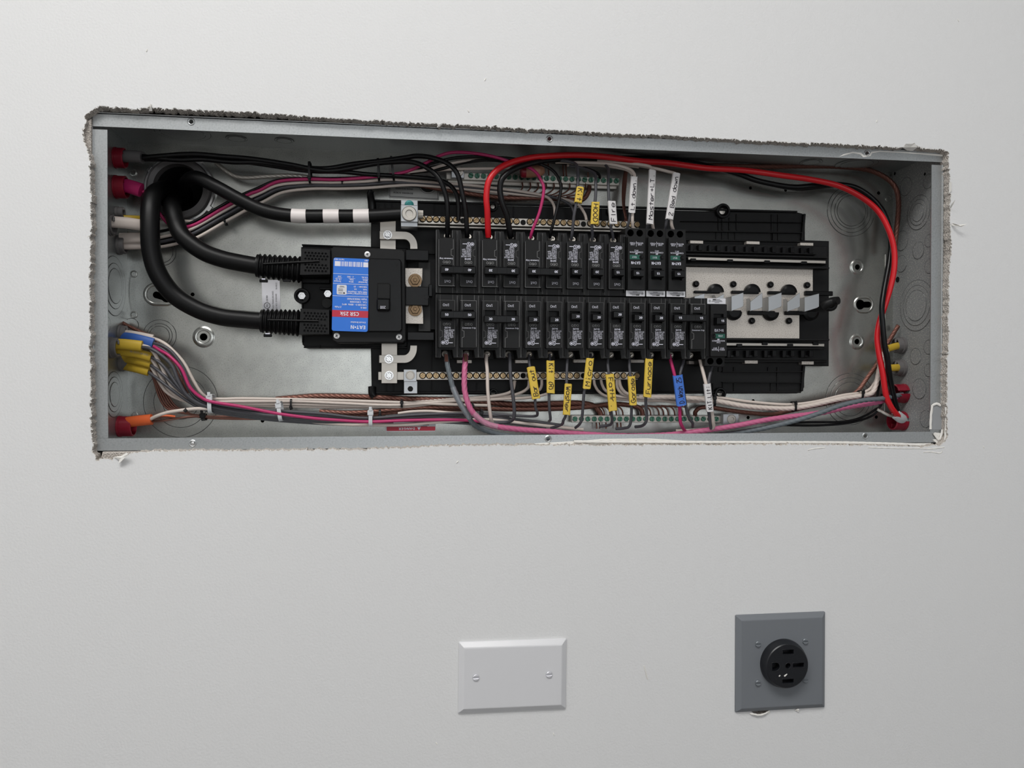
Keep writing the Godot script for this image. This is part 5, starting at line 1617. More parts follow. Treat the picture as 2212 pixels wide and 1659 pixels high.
	var gp := [1005.5, 766, -45, 1005, 782, -42, 1003.5, 803, -38, 1003.5, 840, -34, 1010.6, 870, -32, 1023, 893, -32, 1047.5, 913, -34, 1074, 921.5, -36, 1125, 928, -42, 1187, 932, -48, 1238, 936, -52, 1330, 941, -56, 1430, 940, -56, 1505, 932, -54, 1587, 920, -52, 1669, 905, -52, 1772, 892, -56, 1833, 879, -58, 1895, 869, -59, 1950, 854, -66]
	wire("twisted_pink_wire", M.rose, 3.5, "thick rose pink twisted wire from the 50 breaker, along the bottom to the right", gp, "", 5)
	var st := MB.new()
	for q in [[963.5, 768], [1005.5, 768]]:
		for i in 5:
			st.tube(PackedVector3Array([at(q[0] - 3 + i * 1.5, q[1] - 3, -40), at(q[0] - 2 + i * 1.6, q[1] + 13, -39)]), 0.0005, 5)
	solo("bare_strands", st, M.copper, "bare copper strand ends below the two screws of the 50 breaker", "wire")
	var cl := MB.new()
	cl.tube(curve(pts3([978, 836, -38, 992, 868, -38, 1010.7, 897, -40, 1014, 903, -41])), 0.0037, 12, 3, 400.0, 0.1)
	cl.tube(curve(pts3([1023, 893, -32, 1047.5, 913, -34, 1074, 921.5, -36])), 0.0038, 12, 3, 400.0, 0.08)
	var film := mat(Color(0.9, 0.92, 0.95, 0.16), 0.15)
	film.transparency = BaseMaterial3D.TRANSPARENCY_ALPHA
	solo("clear_film", cl, film, "torn clear nylon film on the bends of the pink and grey twisted wires", "film")
	wire("white_wire", M.white, 2.1, "white wire to the left pole of the switched-off 30 breaker", [1051, 766, -45, 1050.6, 780, -42, 1052.7, 803, -40, 1053.7, 844, -38, 1057.8, 885, -40, 1061, 906, -44, 1064, 914, -52, 1055, 918, -60])
	wire("grey_wire", M.grey, 2.2, "thick grey wire to the right pole of the switched-off 30 breaker", [1100.5, 764, -45, 1101.5, 780, -42, 1103, 813, -40, 1108, 854, -38, 1111, 885, -40, 1109.5, 903, -44, 1102, 910, -50, 1090, 912, -56, 1050, 914, -64])
	marked(M.grey, "grey wire with the yellow Bar out marker", [[[1143, 768, -45, 1143.5, 785, -40, 1152, 830, -36, 1156, 866, -36, 1157, 881, -38, 1161, 893, -42, 1155, 899, -50, 1120, 898, -60, 1050, 893, -68], M.grey, 1.7]], [1146.5, 793, 1158, 861.5, 5.0, -34], "Bar out", false, M.yellow)
	marked(M.grey, "grey wire with the yellow Kit (R) marker", [[[1187, 766, -45, 1188, 785, -40, 1187, 830, -36, 1186, 856, -36, 1187, 885, -38, 1189, 905, -44, 1186, 910, -56], M.grey, 1.7]], [1189, 779.5, 1189.5, 849, 4.9, -34], "Kit  (R)", true, M.yellow)
	marked(M.grey, "grey wire with the yellow Washer marker, hanging lowest", [[[1226, 766, -45, 1225, 785, -40, 1224, 828, -36, 1226, 870, -36, 1222, 897, -38, 1217, 908, -42, 1213, 917, -50, 1190, 925, -60], M.grey, 1.8]], [1227.5, 829.5, 1223.5, 896, 4.4, -34], "Washer", true, M.yellow)
	marked(M.grey, "grey wire with the yellow Micro marker", [[[1276, 766, -45, 1275, 780, -40, 1268, 830, -36, 1262, 846, -36, 1259.6, 875, -38, 1257, 903, -42, 1252, 916, -48, 1243, 924, -56], M.grey, 1.8]], [1274.5, 774, 1267, 839.5, 4.8, -34], "Micro", false, M.yellow)
	marked(M.grey, "grey wire with the yellow FatHr marker", [[[1313, 766, -45, 1313, 790, -40, 1318, 830, -36, 1320, 886, -38, 1322, 906, -42, 1320, 916, -48, 1312, 919, -56, 1295, 921, -62], M.grey, 1.8]], [1317, 809, 1324, 887.5, 5.2, -34], "FatHr.", true, M.yellow)
	marked(M.grey, "grey wire with the yellow Garage marker", [[[1359.5, 766, -45, 1359.5, 790, -40, 1363, 830, -36, 1364, 876, -38, 1363, 905, -42, 1359, 921, -48, 1347, 925, -56, 1330, 926, -62], M.grey, 1.8]], [1363.5, 813, 1367.5, 874.5, 4.6, -34], "Garage", false, M.yellow)
	marked(M.grey, "grey wire with the yellow Furnace marker", [[[1404, 766, -45, 1402, 785, -40, 1396, 850, -36, 1395, 870, -38, 1397, 895, -42, 1395, 912, -46, 1386, 920, -54, 1372, 922, -62], M.grey, 1.9]], [1402, 775.5, 1398, 857.5, 4.9, -34], "Furnace", false, M.yellow)
	marked(M.pink, "pink and grey wire pair with the wide blue D.Wash marker", [[[1446, 766, -45, 1449, 780, -42, 1457, 810, -38, 1465, 850, -36, 1468, 878, -38, 1469.5, 910, -42, 1474, 922, -46, 1479, 930, -54], M.pink, 2.1], [[1478, 770, -48, 1476, 782, -46, 1471, 800, -40, 1470, 815, -38, 1480, 865, -38, 1482, 880, -38, 1487, 899, -42, 1496, 914, -48, 1496, 922, -56], M.grey, 1.9]], [1463.5, 811, 1472, 876, 6.2, -34], "D.Wash 25", false, M.blue, 6.0)
	marked(M.white, "white and grey wire pair with the white Kit. Lit marker, rightmost below the breakers", [[[1511, 770, -48, 1514, 785, -45, 1525, 830, -38, 1534, 875, -36, 1538, 893, -38, 1540.5, 911, -42, 1539, 925, -50, 1510, 929, -60, 1460, 931, -66], M.white, 2.2], [[1540, 780, -48, 1537.5, 792, -45, 1530.5, 828, -38, 1531, 886, -38, 1533, 905, -42, 1536, 926, -50], M.grey, 2.0]], [1527, 829.5, 1533.5, 888.5, 4.5, -34], "KIT.LIt:", false, M.tagwhite, 5.0)
	top_bundle()
	low_bundle()

func top_bundle() -> void:
	# from the left wall's connectors up to the top and along to the neutral and ground bars
	var base := [300, 512, -74, 345, 506, -74, 380, 498, -73, 416, 487, -72, 478, 452, -71, 520, 429, -70, 561, 411, -69, 602, 394, -68, 664, 389, -67, 725, 389, -67, 787, 387, -67, 838, 383, -68]
	var kinds := [
		[0, 7, 1, M.white, "uppermost white wire of the top left bundle, just under the pink wire"], [2, 11, -2, M.ink, "first thin black wire under the pink wire in the top left bundle"], [-4, -5, -2, M.ink, "thin black wire above the pink wire in the top left bundle"],
		[4, 16, 0, M.grey, "thin grey wire in the middle of the top left bundle"], [6, 20, -3, M.ink, "second thin black wire of the top left bundle"], [10, 26, -2, M.white, "lowest white wire of the top left bundle, nearest the black neutral cable"], [8, 23, -6, M.ink, "lowest thin black wire of the top left bundle"]]
	var ends := [[900, 391, -72, 1002, 399, -74, 1084, 408, -74, 1146, 417, -74, 1180, 425, -72, 1196, 443, -66, 1199, 470, -62], [900, 396, -76, 960, 404, -78, 1040, 412, -80], [900, 372, -66, 950, 366, -68, 1000, 352, -70, 1060, 345, -72],
		[900, 395, -74, 1002, 404, -77, 1100, 413, -77, 1190, 425, -74, 1228, 440, -68, 1239, 458, -64, 1240, 474, -62], [900, 399, -78, 980, 408, -80], [900, 400, -75, 1002, 408, -78, 1120, 420, -78, 1205, 428, -76, 1245, 440, -70, 1262, 460, -66, 1267, 476, -62], [900, 402, -80, 960, 410, -82]]
	for i in kinds.size():
		var k: Array = kinds[i]
		var p := shifted(base, k[0], k[1], k[2])
		for j in range(18, p.size(), 3):      # the bundle closes up towards the ties
			p[j + 1] = p[j + 1] - k[1] * 0.28 * minf(1.0, (j - 15) / 9.0)
		wire("white_wire" if k[3] == M.white else ("grey_wire" if k[3] == M.grey else "black_wire"), k[3], 1.8, k[4], p + ends[i], "wires of the top left bundle")
	for q in [
		[M.white, [330, 474, -80, 380, 476, -80, 420, 478, -78, 450, 468, -76], "short cream wire end behind the lower service cables"],
		[M.white, [880, 372, -62, 925, 366, -62, 960, 356, -64, 1010, 346, -66, 1052, 342, -68, 1090, 346, -70], "upper cream wire that bows over the lug of the upper ground bar"],
		[M.white, [870, 376, -66, 940, 368, -70, 1000, 365, -72, 1064, 364, -72, 1112, 362, -70, 1130, 368, -66], "cream wire that runs into the capped wire joint"],
		[M.white, [1240, 352, -66, 1290, 353, -66, 1340, 356, -64, 1380, 361, -62], "cream wire end under the top flange, right of the ground bar"],
		[M.white, [1225, 357, -70, 1290, 357, -70, 1350, 366, -68, 1366, 378, -66], "lower cream wire end under the top flange, right of the ground bar"]]:
		wire("white_wire", q[0], 1.8, q[2], q[1])
	# bare ground wires of the top
	wire("bare_ground_rope", M.copper, 3.0, "twisted bare ground wires running left to right under the upper ground bar", [860, 392, -80, 900, 399, -80, 992, 415, -82, 1084, 427, -82, 1166, 428, -82, 1228, 431, -82, 1258, 431, -82, 1271, 415, -82, 1273, 400, -84], "", 9)
	wire("bare_ground_rope", M.tin, 2.6, "grey twisted bare wires between the conduit and the cable tie at the top", [466, 352, -82, 500, 377, -80, 530, 384, -78, 580, 381, -76, 640, 380, -74, 700, 388, -74, 780, 392, -74, 850, 390, -76, 910, 396, -78], "", 9)
	wire("bare_ground_rope", M.copper, 3.3, "dark twisted bare wires under the top flange, bending down the right wall", [1395, 357, -84, 1470, 357, -84, 1546, 358, -84, 1640, 360, -84, 1740, 359, -84, 1813, 360, -84, 1874, 367, -82, 1912, 383, -80, 1934, 405, -78, 1941, 435, -76, 1939, 475, -74, 1935, 510, -74, 1932, 540, -76], "", 9)
	var nth := ["first", "second", "third", "fourth", "fifth", "sixth", "seventh", "eighth", "ninth", "tenth", "eleventh", "twelfth"]
	for i in 6:
		wire("bare_ground_wire", M.copper, 0.95, "%s thin bare copper wire from the right, dropping beside the white Lt. down marker" % nth[i], [1355 - i * 1.2, 366 + i, -80, 1352 - i * 1.4, 400, -80 + i, 1349 - i * 0.8, 440, -76 + i, 1353 - i * 0.6, 470, -68, 1354 - i, 478, -62], "bare wires right of the upper bars")
	for i in 9:
		var x := 1128.0 + i * 17.0
		wire("bare_ground_wire", M.copper, 0.95, "%s thin bare copper wire from the left, curving up into the upper ground bar" % nth[i], [x, 394, -85, x + 1, 404, -84, x - 4, 412, -83, x - 18, 420, -82, x - 40, 425, -82], "bare wires at the upper ground bar")
	for q in [[1216, 352, "second"], [1222, 352, "third"], [1184, 352, "first"], [1270, 372, "fourth"]]:
		wire("bare_ground_wire", M.copper, 1.0, "%s short dark bare wire from the left, dropping into the upper ground bar" % q[2], [q[0], q[1], -88, q[0] + 1, q[1] + 20, -88, q[0] + 2, q[1] + 32, -87], "bare wires above the upper ground bar")
	for q in [[M.grey, [345, 475, -78, 331, 452, -76, 318, 428, -72, 300, 410, -66], "grey wire leaving the pink cable jacket"], [M.ink, [352, 470, -74, 333, 445, -72, 322, 425, -68, 302, 408, -63], "thin black wire leaving the pink cable jacket"]]:
		wire("jacket_wire", q[0], 1.6, q[2], q[1])
	# capped joint
	var o := thing("capped_wire_joint", "tan and crimson wire cap lying on the upper ground bar", "wire cap", at(1150, 383, -66))
	var m := MB.new()
	var a := at(1134, 371, -60); var b := at(1178, 369, -60)
	m.lathe([Vector2(0.0072, 0), Vector2(0.0076, 0.006), Vector2(0.007, 0.018), Vector2(0.005, 0.0225), Vector2(0.0025, 0.0245), Vector2(0, 0.025)], a, facing(b - a), 20)
	part(o, "cap", m, mat(Color(0.66, 0.47, 0.38), 0.5))
	m = MB.new()
	m.lathe([Vector2(0, -0.0055), Vector2(0.006, -0.0055), Vector2(0.0072, -0.004), Vector2(0.0074, 0.0005), Vector2(0.0066, 0.001)], a, facing(b - a), 20)
	part(o, "skirt", m, M.crimson)

func low_bundle() -> void:
	# greys, whites and the pink wire that fan out of the lower left jackets and run along the bottom
	var G := [
		[1.8, M.grey, "topmost grey wire of the lower left fan, out of the blue jacket", [331, 741, -56, 352, 747, -52, 372, 761, -50, 394, 791, -50, 410, 828, -50, 426, 853, -52, 455, 870, -54, 539, 884, -56, 610, 888, -58, 700, 894, -60, 790, 903, -62, 900, 896, -64, 1010, 893, -66, 1100, 900, -66]],
		[1.8, M.grey, "second grey wire of the lower left fan, beside the pink wire", [331, 745, -56, 350, 753, -53, 368, 768, -52, 389, 795, -52, 404, 832, -52, 420, 857, -54, 453, 875, -56, 539, 890, -58, 610, 893, -60, 720, 899, -62, 800, 907, -64, 900, 901, -66, 1010, 898, -68, 1130, 908, -66, 1210, 918, -64]],
		[2.0, M.grey, "fat grey wire leaving the uppermost yellow jacket", [307, 750, -48, 325, 753, -44, 345, 765, -42, 371, 789, -42, 386, 824, -44, 406, 855, -48, 447, 877, -52, 539, 893, -56, 610, 899, -60, 735, 904, -64, 840, 904, -66, 960, 904, -68, 1080, 912, -68, 1180, 922, -66]],
		[1.8, M.grey, "grey wire leaving the second yellow jacket", [326, 771, -54, 338, 778, -48, 356, 794, -46, 386, 835, -46, 416, 865, -50, 453, 882, -54, 530, 894, -58, 620, 903, -62, 735, 910, -66, 840, 908, -68, 960, 912, -70, 1090, 920, -68]],
		[1.8, M.grey, "grey wire leaving the third yellow jacket", [326, 789, -58, 336, 796, -54, 356, 813, -50, 396, 850, -50, 430, 875, -54, 465, 888, -58, 540, 898, -60, 620, 907, -64, 735, 913, -68, 850, 912, -70]],
		[1.8, M.grey, "lowest grey wire of the lower left fan, out of the lowest yellow jacket", [321, 804, -62, 332, 812, -58, 356, 830, -54, 396, 860, -54, 430, 880, -56, 465, 891, -60, 540, 902, -62, 620, 910, -66, 720, 916, -70, 800, 917, -70]],
		[1.9, M.pink, "pink wire running down the middle of the lower left fan and along the bottom", [332, 748, -54, 348, 758, -50, 366, 769, -46, 392, 797, -44, 410, 836, -44, 434, 858, -46, 458, 868, -47, 520, 878, -48, 598, 893, -50, 673, 903, -52, 735, 908, -56, 800, 911, -60, 880, 908, -60, 980, 907, -62, 1040, 911, -62, 1085, 919, -62]],
		[1.9, M.white, "long white wire arching highest out of the cream jacket at lower left", [331, 731, -60, 345, 736, -57, 365, 749, -54, 396, 782, -54, 416, 819, -56, 434, 848, -60, 452, 860, -66, 480, 862, -70, 530, 861, -72, 640, 863, -74, 735, 865, -74, 858, 869, -74, 980, 874, -74, 1060, 876, -74]],
		[1.9, M.white, "white wire out of the uppermost yellow jacket", [307, 746, -50, 322, 751, -48, 334, 765, -48, 347, 788, -50, 365, 826, -54, 388, 853, -58, 418, 866, -62, 452, 868, -68, 530, 867, -72, 640, 867, -74, 735, 871, -74, 858, 875, -74, 980, 866, -74, 1090, 862, -74, 1150, 858, -72, 1185, 850, -70]],
		[1.9, M.white, "white wire out of the second yellow jacket", [326, 775, -56, 336, 789, -56, 348, 815, -58, 366, 843, -60, 396, 862, -64, 440, 870, -68, 530, 872, -74, 640, 873, -76, 735, 876, -76, 858, 879, -76, 920, 874, -76, 1000, 862, -76, 1070, 855, -74, 1105, 845, -70, 1112, 823, -62]],
		[1.9, M.white, "white wire out of the third yellow jacket", [326, 792, -60, 334, 805, -60, 344, 825, -62, 360, 847, -64, 390, 863, -66, 440, 873, -70, 540, 875, -76, 640, 878, -78, 800, 879, -78, 900, 868, -78, 1010, 860, -78, 1080, 858, -76, 1120, 850, -72, 1140, 838, -68, 1143, 822, -62]],
		[2.0, M.white, "white wire leaving the orange jacket with a black mark", [326, 905, -60, 340, 898, -56, 362, 891, -54, 386, 887, -52, 420, 883, -52, 447, 883, -54, 480, 884, -60, 560, 893, -66, 640, 908, -68, 735, 916, -68, 800, 918, -66, 878, 917, -64, 970, 910, -64, 1050, 906, -64, 1120, 913, -64, 1200, 922, -64, 1260, 928, -64]],
		[1.7, M.white, "white wire that bows across the copper ropes below the lower neutral bar", [860, 893, -68, 890, 889, -66, 930, 888, -66, 980, 892, -66, 1030, 893, -66]]]
	for q in G:
		var called := "grey_wire" if q[1] == M.grey else ("pink_wire" if q[1] == M.pink else "white_wire")
		wire(called, q[1], q[0], q[2], q[3], "wires of the lower left fan")
	var mk := MB.new()
	mk.tube(PackedVector3Array([at(398, 888.5, -51), at(404, 884, -51)]), 0.0022, 8)
	solo("tape_mark", mk, M.dark, "small black mark on the white wire by the orange jacket", "tape mark")
	var nth := ["first", "second", "third", "fourth", "fifth", "sixth", "seventh", "eighth", "ninth", "tenth", "eleventh", "twelfth"]
	for i in 5:
		wire("bare_ground_wire", M.copper, 1.2, "%s bare copper wire from the left, falling behind the lower left fan" % nth[i], [324 + i * 2, 800 - i * 3, -72, 332 + i * 3, 820, -74, 342 + i * 5, 853, -76, 355 + i * 6, 877, -78, 376 + i * 6, 888, -78, 430, 897 + i, -76, 500, 901 + i, -76, 600, 897 + i * 2, -78], "copper wires at lower left")
	wire("bare_ground_wire", M.copper, 1.3, "bare copper wire leaving the orange jacket", [328, 910, -62, 350, 909, -60, 375, 905, -60, 410, 900, -64, 440, 900, -68, 520, 899, -74])
	wire("bare_ground_wire", M.copper, 1.0, "lower thin copper wire leaving the orange jacket", [328, 906, -60, 352, 901, -60, 386, 903, -62, 437, 899, -68])
	wire("bare_ground_rope", M.copper, 2.2, "twisted bare wires coming out of the corner hole above the blue jacket", [258, 691, -90, 266, 698, -86, 283, 707, -84, 304, 717, -82, 330, 730, -80, 356, 760, -80, 385, 810, -80, 410, 850, -80], "", 9)
	wire("paper_filler", M.orange, 1.8, "brown paper filler strip between the wires of the orange cable", [328, 902, -62, 345, 899, -62, 366, 899, -64, 378, 901, -66])
	# copper ropes along the bottom to the lower ground bar
	wire("bare_ground_rope", M.copper, 3.6, "upper copper rope of bare ground wires along the bottom", [596, 863, -82, 640, 859, -81, 694, 856, -80, 796, 858, -80, 878, 862, -80, 980, 864, -80, 1043, 869, -80, 1125, 874, -82, 1200, 872, -84, 1250, 871, -86, 1280, 876, -88, 1294, 888, -88, 1299, 900, -88], "", 9)
	wire("bare_ground_rope", M.copper, 3.0, "lower copper rope of bare ground wires along the bottom", [690, 889, -78, 760, 892, -78, 840, 886, -78, 900, 881, -78, 980, 880, -78, 1100, 884, -82, 1200, 883, -84, 1270, 879, -86, 1330, 873, -88, 1380, 880, -88, 1388, 900, -88], "", 9)
	wire("bare_ground_rope", M.copper, 2.4, "third copper rope, lowest behind the grey wires", [700, 894, -80, 780, 897, -80, 860, 890, -80, 940, 885, -80, 1040, 884, -82], "", 9)
	wire("bare_ground_rope", M.copper, 2.8, "copper rope looping at the right end of the lower ground bar", [1502, 898, -86, 1502, 890, -84, 1512, 881, -82, 1535, 880, -80, 1580, 887, -80, 1630, 893, -80, 1669, 895, -80, 1700, 889, -78, 1740, 880, -76, 1800, 868, -74, 1846, 850, -72, 1874, 815, -72, 1893, 788, -72, 1908, 757, -72, 1926, 727, -74, 1940, 704, -76], "", 9)
	for i in 12:
		var x: float = [1306, 1318, 1332, 1346, 1392, 1406, 1424, 1434, 1444, 1458, 1474, 1488][i]
		wire("bare_ground_wire", M.copper, 1.0, "%s thin copper wire from the left, hooking down into the lower ground bar" % nth[i], [x - 30, 876 + i % 3, -90, x - 10, 879, -89, x - 2, 887, -88, x, 900, -88], "copper wires at the lower ground bar")
	for i in 5:
		var x: float = [1288, 1294, 1308, 1333, 1340][i]
		wire("bare_ground_wire", M.copper, 1.0, "%s short copper wire end from the left, under the lower ground bar" % nth[i], [x, 908, -88, x + 1, 918, -88, x + 1, 926, -87], "copper wire ends under the lower ground bar")
	# white wires from the lower neutral bar to the right side
	for q in [
		["white_wire", 1.8, "white wire bending out of the lower neutral bar beside the Micro marker", [1283, 820, -62, 1285, 832, -64, 1294, 846, -68, 1312, 856, -70, 1360, 864, -72, 1440, 866, -72, 1510, 868, -72], 0],
		["white_wire", 1.8, "second white wire bending out of the lower neutral bar beside the FatHr marker", [1298, 820, -62, 1301, 832, -64, 1310, 845, -66, 1335, 856, -68, 1400, 862, -70, 1470, 870, -70], 0],
		["white_wire", 1.8, "white wire bending out of the lower neutral bar between two yellow markers", [1332, 820, -62, 1334, 838, -64, 1346, 851, -66, 1372, 858, -68, 1420, 860, -70, 1484, 858, -70], 0],
		["white_wire", 2.2, "fat white wire end at the right end of the lower neutral bar", [1337, 820, -61, 1341, 836, -62, 1352, 849, -64, 1372, 855, -66], 0],
		["white_wire", 1.8, "white wire curling up to the lower neutral bar beside the Bar out marker", [1170, 820, -62, 1170, 832, -64, 1165, 842, -68, 1150, 848, -72], 0],
		["twisted_white_wire", 3.4, "thick white twisted wire from the bottom bundle to the right side", [1380, 858, -68, 1440, 858, -66, 1484, 860, -64, 1546, 866, -62, 1607, 877, -60, 1669, 882, -60, 1710, 882, -60, 1751, 876, -60, 1813, 862, -60, 1860, 855, -60, 1884, 848, -60, 1894, 824, -62, 1899, 800, -66, 1906, 770, -68, 1919, 755, -68], 5],
		["white_wire", 2.0, "thin white wire lying along the thick white twisted wire at right", [1500, 858, -70, 1560, 860, -68, 1620, 868, -66, 1700, 874, -66, 1760, 868, -66, 1820, 854, -66, 1870, 846, -68, 1890, 826, -70, 1898, 800, -72, 1910, 772, -70, 1920, 756, -68], 0],
		["black_wire", 1.6, "thin black wire drooping below the twisted wires at the lower right", [1700, 914, -60, 1750, 912, -64, 1820, 911, -66, 1860, 902, -68, 1890, 885, -68, 1905, 870, -66, 1925, 800, -66], 0],
		["black_wire", 1.6, "second thin black wire drooping lowest at the lower right", [1690, 918, -62, 1760, 919, -66, 1830, 914, -68, 1880, 900, -70, 1900, 878, -68, 1905, 850, -66], 0],
		["black_wire", 1.6, "thin black wire rising beside the white wires at the right connectors", [1892, 868, -64, 1898, 838, -66, 1905, 815, -68, 1920, 798, -68], 0]]:
		wire(q[0], M.ink if q[0] == "black_wire" else M.white, q[1], q[2], q[3], "", q[4])
	wire("bare_ground_rope", M.tin, 2.2, "frayed bare strands at the clear jacket in the lower right corner", [1895, 884, -64, 1905, 889, -62, 1918, 896, -60, 1934, 900, -60], "", 9)

func strap(mb: MB, c: Vector3, u: Vector3, v: Vector3, t: Vector3, hu: float, hv: float, w: float, th: float) -> void:
	var rows := []
	for side in [[0.0, -1.0], [th, -1.0], [th, 1.0], [0.0, 1.0], [0.0, -1.0]]:
		var row := PackedVector3Array()
		for j in 29:
			var a := TAU * j / 28
			var cu := signf(cos(a)) * pow(absf(cos(a)), 0.6)
			var cv := signf(sin(a)) * pow(absf(sin(a)), 0.6)
			row.append(c + u * cu * (hu + side[0]) + v * cv * (hv + side[0]) + t * side[1] * w * 0.5)
		rows.append(row)
	for i in 4: mb.grid([rows[i], rows[i + 1]])

func ties() -> void:
	# [x, y, z, half height px, half depth mm, width mm, lean, material, head at +1 top / -1 bottom, label]
	for q in [
		[670, 374, -60, 21, 9, 2.6, 0.03, M.ink, -1, "black cable tie round the top left bundle, nearest the white-banded cable"],
		[818, 368, -60, 22, 10, 2.6, 0.05, M.ink, -1, "black cable tie round the top bundle, left of the bonding sticker"],
		[848, 366, -60, 23, 11, 2.6, 0.12, M.ink, 1, "black cable tie round the top bundle, above the bonding sticker"],
		[740, 391, -70, 5, 4, 2.0, 0.0, M.ink, -1, "tiny black tie tail under the top bundle between two larger ties"],
		[488, 482, -74, 5, 4, 1.8, 0.3, M.ink, 1, "small black tie on the white wires below the conduit hub"],
		[457, 872, -58, 18, 10, 4.4, 0.02, M.nylon, 1, "white nylon cable tie round the lower left bundle, nearest the corner"],
		[606, 888, -60, 19, 10, 4.4, 0.12, M.nylon, 1, "white nylon cable tie in the middle of the bottom left bundle"],
		[801, 902, -66, 17, 8, 4.4, 0.0, M.nylon, 1, "white nylon cable tie at the right, by the danger sticker"],
		[630, 873, -76, 10, 6, 2.2, 0.0, M.ink, -1, "small black cable tie round the white wires at bottom left"],
		[868, 873, -76, 6, 6, 2.6, 0.0, M.ink, 1, "small black cable tie on the white wires below the bonding tab"],
		[821, 893, -78, 7, 6, 2.6, 0.0, M.ink, -1, "small black cable tie round the copper ropes above the danger sticker"],
		[441, 901, -70, 6, 6, 4.0, 0.1, M.ink, 1, "small black cable tie round the copper wires at the lower left"],
		[1020, 880, -78, 6, 6, 2.6, 0.0, M.ink, 1, "small black cable tie on the copper ropes behind the pink twisted wire"],
		[1039, 895, -66, 6, 6, 3.0, 0.0, M.ink, 1, "small black cable tie on the grey wires behind the pink twisted wire"],
		[1540, 866, -64, 11, 6, 3.0, 0.05, M.ink, 1, "black cable tie behind the white Kit. Lit marker"],
		[1714, 878, -62, 10, 6, 2.4, 0.06, M.ink, 1, "black cable tie round the white twisted wires at lower right"],
		[1858, 853, -62, 9, 6, 2.6, -0.1, M.ink, 1, "black cable tie round the white twisted wires, nearest the red cable"]]:
		var c := at(q[0], q[1], q[2])
		var hu: float = q[3] * 0.00058
		var hv: float = q[4] * 0.001
		var R := Basis(Vector3(0, 0, 1), q[6])
		var m := MB.new()
		strap(m, c, R * Vector3(0, 1, 0), Vector3(0, 0, 1), R * Vector3(1, 0, 0), hu, hv, q[5] * 0.001, 0.0009)
		var o := thing("cable_tie", q[9], "cable tie", c - Vector3(0, hu, 0), "white cable ties" if q[7] == M.nylon else "black cable ties")
		part(o, "strap", m, q[7])
		m = MB.new()
		var hp := c + R * Vector3(0, hu * 0.62 * q[8], hv * 0.92 + 0.001)
		m.box(hp, Vector3(q[5] * 1.6, q[5] * 1.35, 2.6) * 0.001, 0.0005, R)
		m.box(hp + R * Vector3(0, q[5] * 0.0011 * q[8], 0.0016), Vector3(q[5] * 0.8, q[5] * 1.1, 0.9) * 0.001, 0.0003, R)
		part(o, "head", m, q[7])


# ---- plates on the wall
func bevelled(c: Vector3, w: float, h: float, levels: Array, B := Basis.IDENTITY) -> MB:    # levels of (inset, height) in mm
	var m := MB.new()
	var last := []
	for lv in levels:
		var row := PackedVector3Array()
		var i: float = lv[0] * 0.001
		for p in rrect(Vector2.ZERO, w - i * 2.0, h - i * 2.0, maxf(0.0003, 0.0014 - i), 3): row.append(c + B * Vector3(p.x, p.y, lv[1] * 0.001))
		if last.size(): m.grid([row, last[0]], true)
		last = [row]
	var cap := []
	for p in last[0]: cap.append(p)
	m.face(cap, B.z)
	return m

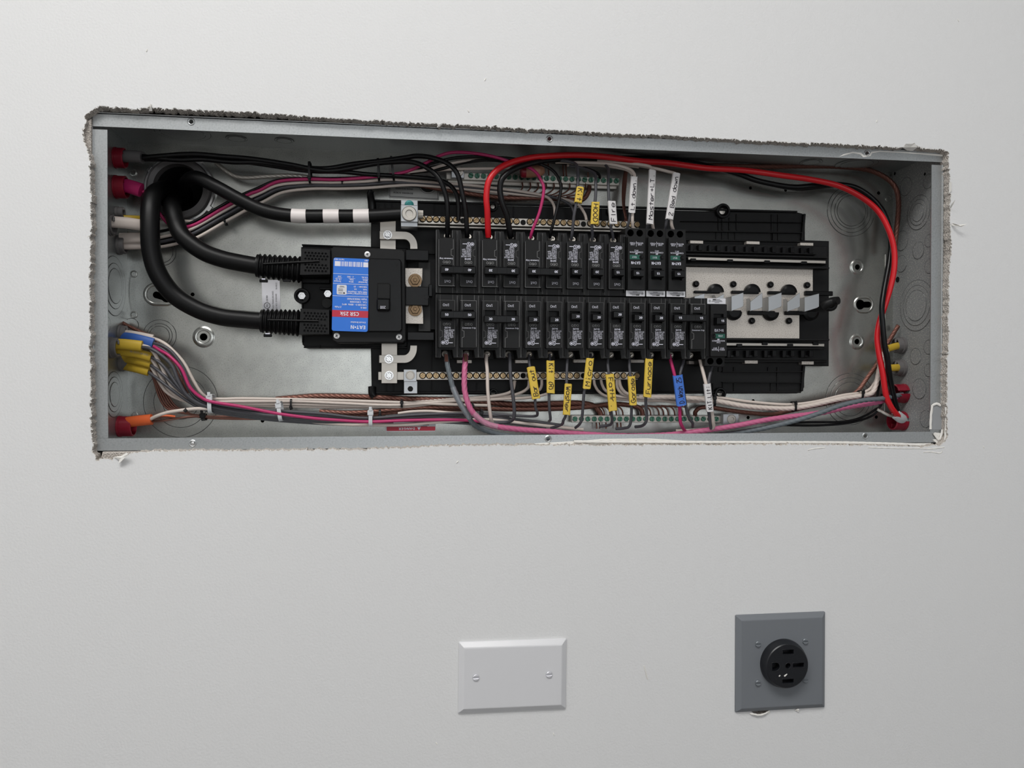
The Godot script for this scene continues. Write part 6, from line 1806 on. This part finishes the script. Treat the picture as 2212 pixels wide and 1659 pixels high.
func plates() -> void:
	var c := at(1107, 1458, 9)
	var B := Basis(Vector3(0, 0, 1), -0.011)
	var o := thing("blank_plate", "white blank cover plate with two slotted screws, below the panel", "wall plate", c - Vector3(0, 0.04, 0))
	part(o, "plate", bevelled(c, 0.1235, 0.0805, [[0.3, 0.0], [0.0, 0.3], [0.0, 1.5], [0.4, 2.1], [5.2, 5.4], [6.2, 5.9], [7.2, 6.0]], B), M.plate)
	for q in [[1028, 1463.5], [1186, 1457]]:
		var m := MB.new()
		var p := at(q[0], q[1], 15)
		m.lathe([Vector2(0.0041, 0.0002), Vector2(0.0038, 0.0002)], p, Basis.IDENTITY, 20)
		slotted(m, p + Vector3(0, 0, 0.0001), 0.0036, 0.0014, 0.06)
		part(o, "screw", m, mat(Color(0.88, 0.88, 0.9), 0.2, 0.3))
	c = at(1684.5, 1428, 9)
	o = thing("outlet_cover", "square grey steel cover plate round the black range outlet, with four screws", "wall plate", c - Vector3(0, 0.058, 0))
	part(o, "plate", bevelled(c, 0.1128, 0.1152, [[0.3, 0.0], [0.0, 0.3], [0.0, 1.4], [0.4, 2.0], [4.8, 5.4], [5.7, 5.9], [6.6, 6.0]]), M.gray)
	for q in [[1637, 1391], [1739, 1385], [1637, 1475], [1739, 1468]]:
		var m := MB.new()
		var p := at(q[0], q[1], 15.1)
		slotted(m, p, 0.0034, 0.0018, -0.03)
		part(o, "screw", m, mat(Color(0.5, 0.52, 0.54), 0.4, 0.3))
	c = at(1691, 1431.5, 15)
	var r := thing("range_receptacle", "round black four-slot range outlet standing proud of the grey plate", "outlet", c - Vector3(0, 0.028, 0))
	var m := MB.new()
	m.lathe([Vector2(0.0285, 0), Vector2(0.0282, 0.004), Vector2(0.0262, 0.0105), Vector2(0.0252, 0.0115), Vector2(0.0246, 0.0115)], c, Basis.IDENTITY, 56)
	var holes := []
	for q in [[0.0006, 0.0166, 0.0140, 0.0056], [0.0006, -0.0170, 0.0140, 0.0056], [0.0132, 0.0008, 0.0140, 0.0056]]:
		holes.append(dense(rect2(q[0] - q[2] * 0.5, q[1] - q[3] * 0.5, q[0] + q[2] * 0.5, q[1] + q[3] * 0.5), 0.002))
	var u := PackedVector2Array()
	for p in [[-0.0190, -0.0048], [-0.0140, -0.0048]]: u.append(Vector2(p[0], p[1]))
	for i in 9: u.append(Vector2(-0.0140 + 0.0046 * cos(-PI * 0.5 + PI * i / 8.0), 0.0002 + 0.0048 * sin(-PI * 0.5 + PI * i / 8.0)))
	u.append(Vector2(-0.0190, 0.0050))
	holes.append(dense(u, 0.002))
	holes.append(circ(Vector2(0.0005, 0.0006), 0.0034, 18))
	m.plate(circ(Vector2.ZERO, 0.0246, 56), holes, -0.004, 0.0115, c, Basis.IDENTITY, false)
	m.lathe([Vector2(0.0246, 0.002), Vector2(0, 0.002)], c, Basis.IDENTITY, 40)
	part(r, "body", m, M.socket)
	m = MB.new()
	for h in holes:
		var hp := PackedVector3Array()
		for p in h: hp.append(c + Vector3(p.x * 1.02, p.y * 1.02, 0.0115))
		hp.append(hp[0])
		m.tube(hp, 0.00035, 5, 0, 0, 0, false)
	part(r, "slot_rim", m, M.socket)
	for q in [[-0.0135, 0.0145, "125", 0.75], [0.0155, 0.0145, "50A", -0.75], [-0.0150, -0.0135, "250V", -0.75], [0.0150, -0.0140, "14-50R", 0.8]]:
		txt(r, "moulded_lettering", q[2], 2.0, c + Vector3(q[0], q[1], 0.0116), M.dark, false, 1, q[3])
	m = MB.new()
	for q in [[1684, 1460, 0.0014], [1696, 1459.5, 0.0018], [1699, 1457, 0.0013]]: m.box(at(q[0], q[1], 26.6), Vector3(q[2] * 1.5, q[2], 0.0004), 0.0002, Basis(Vector3(0, 0, 1), 0.6))
	part(r, "paint_spot", m, M.torn)
	for q in [[[1620, 1541, 9, 1628, 1543, 11, 1640, 1545, 11, 1652, 1542, 11, 1663, 1535, 9], 0.0014, "crumbled white drywall rim of the dark gap under the grey outlet plate"], [[1718, 1535, 9, 1723, 1533, 11, 1727, 1534, 11], 0.0016, "small white drywall chip lying flat under the grey outlet plate, at right"], [[1722, 1530, 9, 1724, 1537, 11], 0.0012, "small white drywall chip hanging upright under the grey outlet plate, at right"]]:
		m = MB.new()
		m.tube(even(curve(pts3(q[0]), 6), 0.0012), q[1], 7, 3, 1400.0, 0.5, true, 0.6)
		solo("wall_chip", m, M.torn, q[2], "drywall chip", "chips under the outlet plate")
